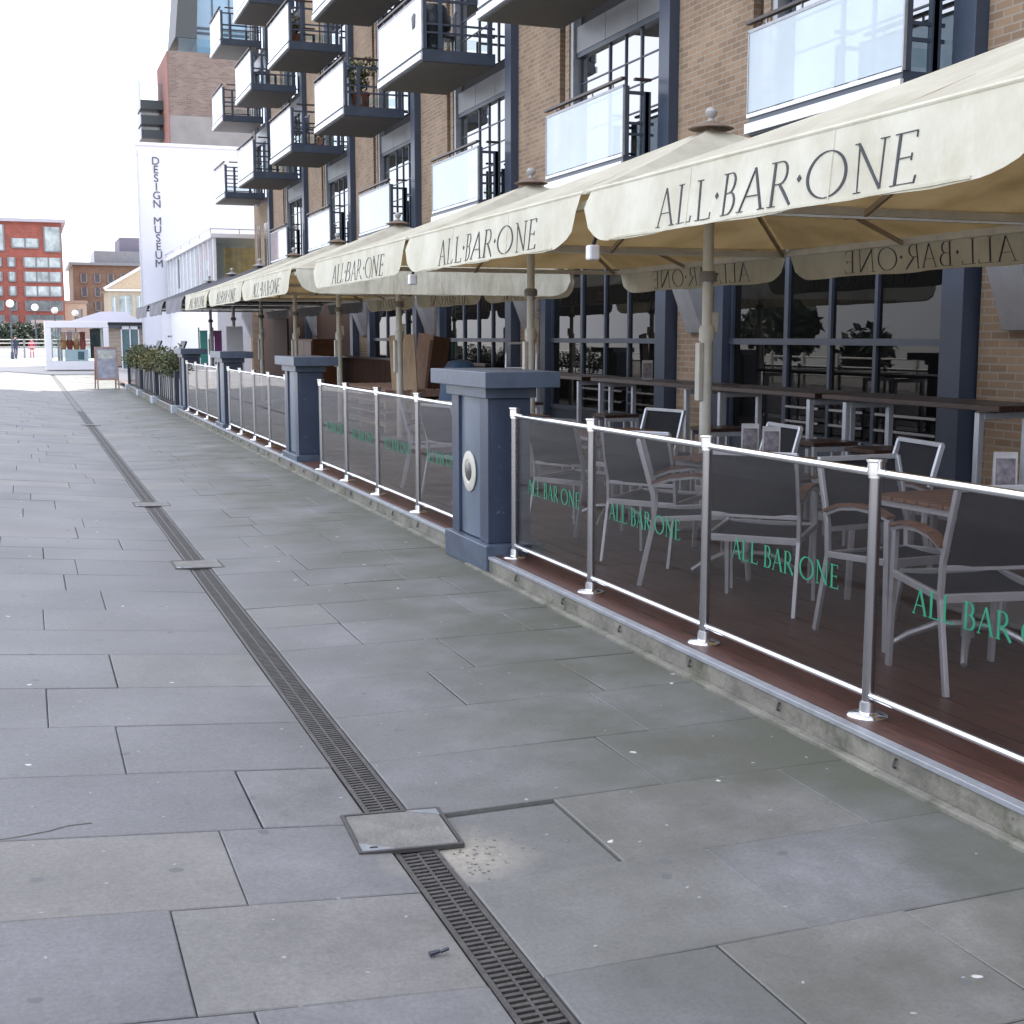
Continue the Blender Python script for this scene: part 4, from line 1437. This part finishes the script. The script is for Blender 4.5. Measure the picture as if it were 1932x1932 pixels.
def lounge(x, y, label):
    t = thing('lounge_seat', label, 'seat', (x, y, TZ), R(-80), 'low navy seats under the charcoal parasols')
    B(-.35, .35, -.35, .35, .18, .45).build('cushion', NAVY, t, bevel=.04)
    B(-.35, .35, -.42, -.30, .2, .98).build('backrest', NAVY, t, bevel=.04)
    for s in (-1, 1):
        B(s * .42 - .06, s * .42 + .06, -.4, .35, .15, .68).build('armrest', NAVY, t, bevel=.03)
    for a in (-.3, .3):
        for b in (-.3, .3):
            MB().box(a - .02, a + .02, b - .02, b + .02, 0, .18).build('leg', POLED, t)
lounge(4.0, 34.5, 'navy lounge seat just behind the first lectern')
lounge(4.1, 36.4, 'navy lounge seat in the middle, behind the shrubs')
lounge(4.0, 38.3, 'navy lounge seat farthest away, behind the shrubs')

# ================================================================== GALLERY, TOWER AND FAR SIDE
mu = thing('gallery_building', 'white rendered gallery building with a column of dark letters reading downwards', 'building', (5.46, 66, 0))
MB().prism([(0, 0, 0), (26, 0, 0), (26, 20, 0), (1.75, 20, 0)], (0, 0, 10.75)).build('wall', WHITE, mu)
MB().prism([(-.02, -.03, 0), (.05, -.03, 0), (.12, .9, 0), (.05, .9, 0)], (0, 0, 10.5)).build('corner_pipe', pm('grey_pipe', (.50, .51, .53), .6), mu)
MB().prism([(-.06, -.06, 0), (26.1, -.06, 0), (26.1, 20.1, 0), (1.7, 20.1, 0)], (0, 0, .14)).build('coping', WHITEP, mu, loc=(0, 0, 10.752))
def font_text(body, size, mat, name, parent, loc, rot, ext=.01, align='CENTER'):
    cu = bpy.data.curves.new(name, 'FONT')
    cu.body = body; cu.size = size; cu.align_x = align; cu.align_y = 'CENTER'; cu.extrude = ext; cu.offset = 0
    o = bpy.data.objects.new(name, cu)
    me = bpy.data.meshes.new_from_object(o)
    bpy.data.objects.remove(o)
    me.materials.clear(); me.materials.append(mat)
    o = bpy.data.objects.new(name, me)
    col.objects.link(o)
    o.parent = parent; o.location = loc; o.rotation_euler = rot
    return o
INK = pm('sign_ink', (.07, .075, .10), .7)
zs = 10.02
word_ = 'DESIGN MUSEUM'
LT = bpy.data.objects.new('lettering', None); col.objects.link(LT); LT.parent = mu
for k, ch in enumerate(word_):
    if ch != ' ':
        o = font_text(ch, .52, INK, 'letter', LT, (.88, -.02, zs - k * .405), (R(90), 0, 0))
        o.scale = (1.0, 1, 1)
# ground storey entrance
gf = MB()
B(.9, 4.4, -.22, -.002, .0, 2.95).build('entrance_wall', WHITEP, mu)
wr = MB()
for k in range(11):
    wr.box(1.15 + k * .13, 1.15 + k * .13 + .085, -.235, -.221, 1.62, 1.70)
wr.box(2.45, 2.55, -.235, -.221, 2.35, 2.45)
wr.build('wall_lettering', INK, mu)
ed = B(2.9, 4.2, -.26, -.225, .1, 2.6).build('entrance_glass', CLEAR, mu)
fr = MB()
for x in (2.85, 3.3, 3.75, 4.2):
    fr.box(x, x + .06, -.30, -.262, .05, 2.7)
fr.box(2.85, 4.26, -.30, -.262, 2.7, 2.85)
fr.build('frame', WHITEP, ed)
sd = B(-1.0, -.2, .3, .34, .1, 2.0).build('side_door', pm('door_glass', (.10, .16, .17), .15), mu)
fr = MB()
for x in (-1.02, -.62, -.22):
    fr.box(x, x + .05, .24, .298, .05, 2.15)
fr.box(-1.02, -.17, .24, .298, 2.0, 2.15)
fr.build('frame', WHITEP, sd)
B(-1.6, .6, .1, .8, 2.2, 2.34).build('canopy', BLACK, mu)

# white terrace pavilion in front of the gallery
pv2 = thing('glazed_pavilion', 'white glazed upper room beside the white gallery, yellow timber inside', 'pavilion', (6.74, 49.4, 0))
W2, D2, Zb, Zt = 5.0, 16.4, 2.9, 5.25
B(.05, W2, .05, D2, 0, Zb - .002).build('base', WHITEP, pv2)
B(-.06, W2, -.06, D2, Zb, Zb + .12).build('floor_slab', WHITEP, pv2)
B(-.15, W2 + .1, -.15, D2, Zt, Zt + .16).build('roof', WHITEP, pv2, bevel=.01)
B(.25, W2, 3.4, D2 - .1, Zb + .121, Zt - .002).build('inner_wall', pm('interior_white', (.62, .66, .68), .6), pv2)
iw = MB()
for k in range(9):
    iw.box(.6, W2 - .1, 1.6, 1.7, Zb + .14 + k * .22, Zb + .14 + k * .22 + .205)
iw.build('timber_lining', pm('honey_timber', (.75, .50, .20), .55, var=.3, scale=3), pv2)
B(.0, .012, .1, D2, Zb + .121, Zt - .002).build('side_glazing', glass_mat('pavilion_glass', (.80, .86, .90), 1.3, (.70, .76, .80), .7), pv2)
B(.05, W2, .0, .012, Zb + .121, Zt - .002).build('front_glazing', CLEAR, pv2)
def mull(*a):
    B(*a).build('mullion', WHITEP, pv2)
for k in range(13):
    y = .02 + k * (D2 - .1) / 12
    mull(-.05, -.002, y, y + .09, Zb + .121, Zt - .002)
for x in (-.04, 1.62, 3.2):
    mull(x, x + .10, -.05, -.002, Zb + .121, Zt - .002)
rl = MB()
rl.box(-.15, -.12, -.1, D2, Zt + .30, Zt + .33); rl.box(-.15, W2, -.15, -.12, Zt + .30, Zt + .33)
for k in range(6):
    y = -.1 + k * 3.2
    rl.box(-.15, -.12, y, y + .03, Zt + .161, Zt + .30)
for x in (.9, 2.2, 3.6):
    rl.box(x, x + .03, -.15, -.12, Zt + .161, Zt + .30)
rl.build('roof_railing', TRIM, pv2)
sg = B(-.075, -.055, 11.1, 11.5, Zb + .9, Zt - .15).build('hanging_sign', INK, pv2)

# brick tower behind
tw = thing('brick_tower_block', 'brown brick residential tower with glazed top behind the white gallery', 'building', (9.1, 85, 0))
B(0, 16, 0, 6.2, 15.3, 19.15).build('brick_wall', BRICKT, tw)
B(.0, 16, 0.01, 6.2, 8, 15.298).build('lower_wall', pm('grey_render', (.21, .195, .185), .85, var=.15, scale=.8), tw)
B(-.05, .0, -.03, 6.2, 8, 19.1).build('red_corner', pm('reddish_brick_edge', (.21, .095, .08), .85, var=.2), tw)
gl = MB(); gl.box(.72, 16, .2, .22, 19.152, 20.0)
gl.build('parapet_glass', glass_mat('bluish_glass', (.65, .80, .86), 1.6), tw)
B(1.9, 16, 1.3, 6, 19.152, 27).build('glazed_storey', glass_mat('blue_facade_glass', (0, 0, 0), 1.9, (.16, .27, .36), 1.0), tw)
fr = MB()
for k in range(8):
    fr.box(1.9 + k * 1.05, 1.98 + k * 1.05, 1.22, 1.298, 19.152, 27)
for z in (20.55, 20.85, 23.5):
    fr.box(1.9, 16, 1.20, 1.218, z, z + .12)
fr.build('frame', BLUED, tw)
MB().quadbox([(.55, .3, 20.05), (1.85, .3, 20.05), (1.85, 5, 20.05), (.55, 5, 20.05), (1.25, .3, 27), (2.2, .3, 27), (2.2, 5, 27), (1.25, 5, 27)]).build('dark_fin', pm('dark_cladding', (.035, .04, .042), .5), tw)
for z in (16.05, 15.1, 14.2):
    b = bpy.data.objects.new('balcony', None); col.objects.link(b); b.parent = tw; b.location = (0, 2.8, z)
    B(-1.45, -.052, 0, 2.6, 0, .55).build('slab', pm('dark_balcony', (.03, .04, .045), .5), b)
    B(-1.48, -.052, -.03, -.005, .56, 1.6 if z > 16 else .72).build('glass', CLEAR, b)
    B(-1.50, -1.455, -.05, 2.6, .0, 2.0 if z > 16 else .7).build('post', TRIM, b)

# ------------------------------------------------------------------ exhibit tank
tk = thing('display_tank', 'white framed glass display box with orange and crimson exhibit inside', 'display case', (.98, 69.0, 0))
W3, H3, D3 = 3.05, 2.42, 1.8
B(0, W3, 0, D3, 0, .42).build('plinth', WHITEP, tk, bevel=.02)
f = MB()
f.box(0, .30, 0, D3, .421, H3 - .33); f.box(W3 - .26, W3, 0, D3, .421, H3 - .33)
f.box(0, W3, 0, D3, H3 - .329, H3)
f.build('frame', WHITEP, tk, bevel=.02)
B(.301, W3 - .261, .05, .06, .422, H3 - .33).build('front_glass', CLEAR, tk)
B(.95, 2.05, .6, 1.2, .421, 1.0).build('exhibit_stand', WHITEP, tk)
B(1.55, 1.85, .57, .598, .5, .9).build('exhibit_screen', pm('slate', (.12, .16, .20), .4), tk)
ex = MB(); ey = MB()
for k in range(4):
    (ex if k % 2 == 0 else ey).lathe([(0, 0), (.12, 0), (.16, .3), (.12, .62), (.15, .88), (0, .9)], (.88 + .31 * k, .9, 1.001), 14)
ex.build('orange_figure', ORANGE, tk, smooth=True)
ey.build('crimson_figure', CRIM, tk, smooth=True)
B(2.2, 2.7, 1.3, 1.34, .55, 2.05).build('dark_panel', pm('dark_green_panel', (.02, .045, .045), .4), tk)

# ------------------------------------------------------------------ pavement sign (A-board)
ab = thing('pavement_sign', 'wooden framed A board sign standing on the sunlit paving', 'sign', (2.38, 42.8, .0), R(6))
for s in (-1, 1):
    g_ = MB()
    def q(x, z, off=0.): return (x, s * (.28 - .26 * z / 1.32) + s * off, z)
    for x in (-.33, .30):
        g_.quadbox([q(x, 0), q(x + .04, 0), q(x + .04, 0, .03), q(x, 0, .03), q(x, 1.32), q(x + .04, 1.32), q(x + .04, 1.32, .03), q(x, 1.32, .03)])
    for z in (.28, 1.26):
        g_.quadbox([q(-.289, z), q(.299, z), q(.299, z, .03), q(-.289, z, .03), q(-.289, z + .055), q(.299, z + .055), q(.299, z + .055, .03), q(-.289, z + .055, .03)])
    g_.build('frame', AFRAME, ab)
    g2 = MB()
    g2.quadbox([q(-.289, .336, .008), q(.299, .336, .008), q(.299, .336, .02), q(-.289, .336, .02), q(-.289, 1.259, .008), q(.299, 1.259, .008), q(.299, 1.259, .02), q(-.289, 1.259, .02)])
    pn = g2.build('board', BOARD, ab)
    g3 = MB()
    g3.quadbox([q(-.24, .95, .0205), q(.25, .95, .0205), q(.25, .95, .024), q(-.24, .95, .024), q(-.24, 1.2, .0205), q(.25, 1.2, .0205), q(.25, 1.2, .024), q(-.24, 1.2, .024)])
    g3.build('poster', pm('pale_poster', (.46, .48, .44), .6, var=.35, scale=8), pn)

# grey roofed kiosk behind the tank
ks = thing('grey_roof_kiosk', 'low kiosk with a pale grey hipped roof behind the display box', 'kiosk', (4.0, 78, 0))
rf = MB()
rf.v = [(-2.2, -2, 2.30), (2.6, -2, 2.30), (2.6, 4, 2.30), (-2.2, 4, 2.30), (.2, .5, 3.08), (1.5, .5, 3.08)]
rf.f = [[0, 1, 5, 4], [1, 2, 5], [2, 3, 4, 5], [3, 0, 4], [3, 2, 1, 0]]
rf.build('roof', ROOFG, ks)
B(-2.25, 2.65, -2.05, 4.05, 2.17, 2.299).build('fascia', BLUED, ks)
for x in (-2.1, 2.4):
    for y in (-1.9, 3.8):
        MB().box(x - .06, x + .06, y - .06, y + .06, 0, 2.169).build('post', POLED, ks)
B(.2, 2.3, -1.6, 3.6, 0, 2.168).build('booth', pm('booth_timber', (.33, .28, .22), .7, var=.3, scale=1.5, stretch=(1, 1, 8)), ks)

# ------------------------------------------------------------------ far buildings
def far_block(name, label, x0, x1, y, z, depth, wall, wins, roofm, over=.4, wmat=None):
    t = thing(name, label, 'building', (x0, y, 0))
    w_ = x1 - x0
    B(0, w_, 0, depth, 0, z).build('wall', wall, t)
    B(-over, w_ + over, -over, depth + over, z + .001, z + .3).build('roof', roofm, t)
    for (a, b_, c, d_) in wins:
        q = B(a * w_, b_ * w_, -.06, -.002, c, d_).build('window', (wmat if c > 4.5 or wmat is None else pm(wmat.name + '_low', (.12, .14, .145), .3, var=.6, scale=.9)) or pm('far_window', (.23, .27, .30), .25, var=.4, scale=.8), t)
        n = max(1, int((b_ - a) * w_ / 1.0))
        f = MB()
        for k in range(n + 1):
            x = a * w_ + (b_ - a) * w_ * k / n
            f.box(x - .07, x + .07, -.10, -.062, c, d_)
        f.box(a * w_, b_ * w_, -.12, -.061, c - .12, c)
        f.build('frame', pm('far_frame', (.16, .15, .16), .5), q)
    return t
wins = []
for k in range(6):
    z = 1.4 + k * 1.32
    wins += [(.735, .985, z + .12, z + .98), (.54, .585, z + .15, z + .95), (.63, .675, z + .15, z + .95), (.42, .47, z + .15, z + .95), (.30, .35, z + .15, z + .95), (.06, .22, z + .12, z + .98)]
wins += [(.88, .99, 9.6, 11.8), (.66, .84, 9.9, 10.7), (.5, .61, 9.6, 11.9), (.2, .4, 9.9, 10.7)]
far_block('red_apartment_block', 'bright red brick apartment block at the left edge', -9.2, 3.75, 130, 12.2, 16, REDB, wins, ROOFG, wmat=pm('red_block_window', (.33, .38, .39), .25, var=.6, scale=.9))
wins = []
for r_ in range(5):
    for c_ in range(5):
        wins.append((.10 + c_ * .17, .17 + c_ * .17, 1.6 + r_ * 1.5, 2.5 + r_ * 1.5))
bb = far_block('brown_apartment_block', 'brown brick apartment block between the red block and the white gallery', 5.3, 13.5, 150, 9.4, 14, BRNB, wins, SPAND, wmat=pm('brown_block_window', (.06, .06, .07), .3, var=.4))
B(2.3, 8.2, .5, 10, 9.701, 11.0).build('penthouse', SPAND, bb)
B(5.1, 8.2, 2, 10, 11.001, 12.6).build('lift_tower', pm('lift_grey', (.15, .14, .18), .7), bb)
sh = thing('stone_house', 'pale stone house with a pitched gable partly behind the white gallery', 'house', (6.95, 115, 0))
B(0, 6, 0, 9, 0, 5.6).build('wall', STONE, sh)
MB().prism([(-.3, -.2, 5.601), (6.3, -.2, 5.601), (3.0, -.2, 7.6)], (0, 9.4, 0)).build('gable', pm('gable_stone', (.45, .36, .26), .85), sh)
f = MB()
f.bar((-.5, -.3, 5.65), (3.05, -.3, 7.75), .1, .22); f.bar((6.5, -.3, 5.65), (3.0, -.3, 7.75), .1, .22); f.box(-.4, 6.4, -.32, -.22, 5.48, 5.63)
f.build('bargeboard', WHITEP, sh)
for (a, b_, z0, z1) in ((.15, .55, 1.6, 5.0), (.75, 1.75, 2.4, 5.1), (2.1, 2.6, 1.6, 5.1)):
    q = B(a, b_, -.06, -.002, z0, z1).build('window', pm('stone_window', (.30, .36, .37), .2, var=.5, scale=1), sh)
    B((a + b_) / 2 - .03, (a + b_) / 2 + .03, -.09, -.062, z0, z1).build('frame', WHITEP, q)
cb_ = far_block('cream_house', 'small cream house squeezed between the red and brown blocks', 4.1, 6.4, 146, 5.2, 8, STONE, [(.15, .35, 2.2, 3.2), (.55, .78, 2.2, 3.2), (.55, .78, 3.7, 4.6)], pm('cream_roof', (.30, .25, .21), .8), .1)
far_block('pink_wall_house', 'low pinkish rendered house behind the railings', .8, 6.0, 127, 2.9, 6, pm('pink_render', (.46, .30, .28), .8), [(.3, .42, 1.2, 2.2), (.6, .72, 1.2, 2.2)], pm('pink_roof', (.40, .33, .32), .8), .1)

# lamps with globes
lamps = [(-.85, 103.6, 4.09), (.95, 114, 4.05), (2.6, 120, 3.92), (4.37, 123, 3.76), (6.39, 126, 3.44), (7.9, 125.4, 3.34)]
ll = ['leftmost globe street lamp in front of the red block', 'second globe street lamp from the left', 'third globe street lamp from the left', 'fourth globe street lamp from the left, by the cream house',
      'fifth globe street lamp, in front of the brown block', 'rightmost globe street lamp, just above the grey kiosk roof']
for k, (x, y, z) in enumerate(lamps):
    t = thing('street_lamp', ll[k], 'street lamp', (x, y, 0), 0, 'globe street lamps by the river')
    MB().lathe([(0, 0), (.14, 0), (.12, .5), (.06, .6), (.045, z - .3), (.09, z - .28), (0, z - .27)], (0, 0, 0), 12).build('post', BLUED, t, smooth=True)
    MB().lathe([(.28 * math.sin(math.pi * j / 12) + .0005, -.28 * math.cos(math.pi * j / 12)) for j in range(13)], (0, 0, z), 18).build('globe', GLOBE, t, smooth=True)
# railing across the far end
fr = thing('quay_railing', 'pale quay railing with dark posts across the far end of the promenade', 'railing', (-6, 107, 0))
r = MB()
for z in (.55, .85, 1.15, 1.42):
    r.box(0, 12, -.03, .03, z, z + .07)
r.build('rail', POLE, fr)
for k in range(7):
    MB().box(k * 2 - .06, k * 2 + .06, -.06, .06, 0, 1.5).build('post', POLED, fr)
# parapet behind it
o = B(-8, 8, 112, 112.4, 0, .75).build('low_wall', WHITEP)
tag(o, 'low white wall behind the quay railing', 'wall')
# bushes
def bush(x, y, s, label, seed):
    t = thing('bush', label, 'bush', (x, y, 0), 0, 'dark bushes before the red block')
    r = random.Random(seed)
    foliage([(r.gauss(0, .5) * s, r.gauss(0, .4) * s, (.7 + r.uniform(-.3, .6)) * s, r.uniform(.35, .6) * s) for _ in range(9)], 40, .3, .14, 'foliage', t, LEAFD, seed=seed)
    MB().tube([(0, 0, 0), (.05, 0, .6 * s)], .07, 6).build('trunk', BROWN, t)
bush(-1.5, 117, 1.6, 'dark bush at the left edge behind the walking person', 21)
bush(.3, 118, 1.7, 'dark bush between the first two globe lamps', 22)
bush(-3.6, 118, 1.8, 'dark bush cut by the left edge of the photo', 23)
bush(2.3, 119, 1.2, 'small bush beside the second globe lamp', 24)

# ------------------------------------------------------------------ people far away
def person(x, y, h_, top, leg, label, stride=.22, rz=0.):
    t = thing('person', label, 'person', (x, y, 0), rz)
    k = h_ / 1.75
    J = {'pel': (0, 0, .93, .15), 'che': (0, .02, 1.30, .17), 'nek': (0, .02, 1.50, .06), 'hed': (0, .04, 1.64, .105), 'top': (0, .03, 1.74, .06),
         'hl': (.10, 0, .88, .10), 'kl': (.11, stride * .6, .50, .065), 'fl': (.11, stride, .06, .05), 'tl': (.12, stride + .16, .03, .04),
         'hr': (-.10, 0, .88, .10), 'kr': (-.11, -stride * .2, .48, .065), 'fr': (-.11, -stride, .08, .05), 'tr': (-.12, -stride + .15, .03, .04),
         'sl': (.20, .02, 1.42, .07), 'el': (.25, -.06, 1.14, .05), 'wl': (.25, .06, .90, .035), 'nl': (.25, .10, .80, .04),
         'sr': (-.20, .02, 1.42, .07), 'er': (-.25, -.04, 1.14, .05), 'wr': (-.25, .10, .90, .035), 'nr': (-.25, .14, .80, .04)}
    E_ = [('pel', 'che'), ('che', 'nek'), ('nek', 'hed'), ('hed', 'top'), ('pel', 'hl'), ('hl', 'kl'), ('kl', 'fl'), ('fl', 'tl'), ('pel', 'hr'), ('hr', 'kr'), ('kr', 'fr'), ('fr', 'tr'),
          ('che', 'sl'), ('sl', 'el'), ('el', 'wl'), ('wl', 'nl'), ('che', 'sr'), ('sr', 'er'), ('er', 'wr'), ('wr', 'nr')]
    ks_ = list(J)
    me = bpy.data.meshes.new('body')
    me.from_pydata([tuple(c * k for c in J[q][:3]) for q in ks_], [(ks_.index(a), ks_.index(b)) for a, b in E_], [])
    o = bpy.data.objects.new('body', me); col.objects.link(o); o.parent = t
    md = o.modifiers.new('skin', 'SKIN')
    for i, q in enumerate(ks_):
        me.skin_vertices[0].data[i].radius = (J[q][3] * k, J[q][3] * k * .85)
    me.skin_vertices[0].data[0].use_root = True
    o.modifiers.new('sub', 'SUBSURF').render_levels = 2
    m, n, b = base_mat('person_' + label[:12].replace(' ', '_'))
    tc = N(n, 'ShaderNodeTexCoord'); sp = N(n, 'ShaderNodeSeparateXYZ'); cr = N(n, 'ShaderNodeValToRGB')
    n.links.new(tc.outputs['Object'], sp.inputs[0])
    mr = N(n, 'ShaderNodeMath', operation='DIVIDE'); mr.inputs[1].default_value = 2 * k
    n.links.new(sp.outputs['Z'], mr.inputs[0]); n.links.new(mr.outputs[0], cr.inputs[0])
    cr.color_ramp.interpolation = 'CONSTANT'
    el = cr.color_ramp.elements
    el[0].position = 0; el[0].color = (.02, .02, .02, 1)
    el[1].position = .05; el[1].color = (*leg, 1)
    for p_, c_ in ((.47, top), (.745, (.45, .28, .20))):
        e = el.new(p_); e.color = (*c_, 1)
    n.links.new(cr.outputs[0], b.inputs['Base Color']); b.inputs['Roughness'].default_value = .8
    me.materials.append(m)
    MB().lathe([(0, -.02), (.085, -.01), (.112, .05), (.10, .10), (.06, .14), (0, .15)], (0, .015 * k, 1.63 * k), 14).build('hair', pm('dark_hair', (.03, .022, .018), .7), t, smooth=True)
    return t
person(-.62, 104.5, 1.75, (.03, .035, .07), (.04, .05, .10), 'person in dark navy clothes walking beside the leftmost lamp', .25, R(200))
person(.55, 109, 1.55, (.45, .07, .12), (.35, .09, .12), 'person in pinkish red clothes standing at the quay railing', .05, R(170))

# the wooded far bank of the river, out of the frame to the left, mirrored in the glass
r_ = random.Random(31)
V = []; F = []; T = []
for k in range(46):
    cx, cy, cz, cr_ = -24 + r_.gauss(0, 1.6), -30 + k * 2.2 + r_.uniform(-1, 1), r_.uniform(.8, 2.6), r_.uniform(1.0, 2.0)
    for _ in range(420 if k % 3 else 0):
        v = Vector((r_.gauss(0, 1), r_.gauss(0, 1), r_.gauss(0, 1))).normalized() * cr_ * r_.uniform(.4, 1.05)
        p = Vector((cx, cy, cz)) + v
        if p.z < .1: p.z = .1
        a = Vector((r_.gauss(0, 1), r_.gauss(0, 1), r_.gauss(0, 1))).normalized(); b = a.orthogonal().normalized(); c = a.cross(b)
        l = r_.uniform(.22, .48); i = len(V)
        V += [tuple(p - b * l), tuple(p - c * l * .6), tuple(p + b * l), tuple(p + c * l * .6)]; F.append((i, i + 1, i + 2, i + 3)); T.append(r_.random())
me = bpy.data.meshes.new('riverbank_trees'); me.from_pydata(V, [], F)
me.attributes.new('tone', 'FLOAT', 'FACE').data.foreach_set('value', T); me.materials.append(LEAFD)
o = bpy.data.objects.new('riverbank_trees', me); col.objects.link(o); struct(o, 'stuff')

# river side railing out to the left, seen only as reflections in the dark windows
rr = thing('riverside_railing', 'pale riverside railing along the left edge of the promenade, mirrored in the shop windows', 'railing', (-8.6, -2, gz(-9)))
r = MB()
for z in (.35, .65, .95):
    r.tube([(0, 0, z), (0, 64, z)], .03, 8)
r.build('rail', POLE, rr)
p = MB()
for k in range(33):
    MB().box(-.06, .06, k * 2 - .06, k * 2 + .06, 0, 1.1).build('post', POLE, rr)
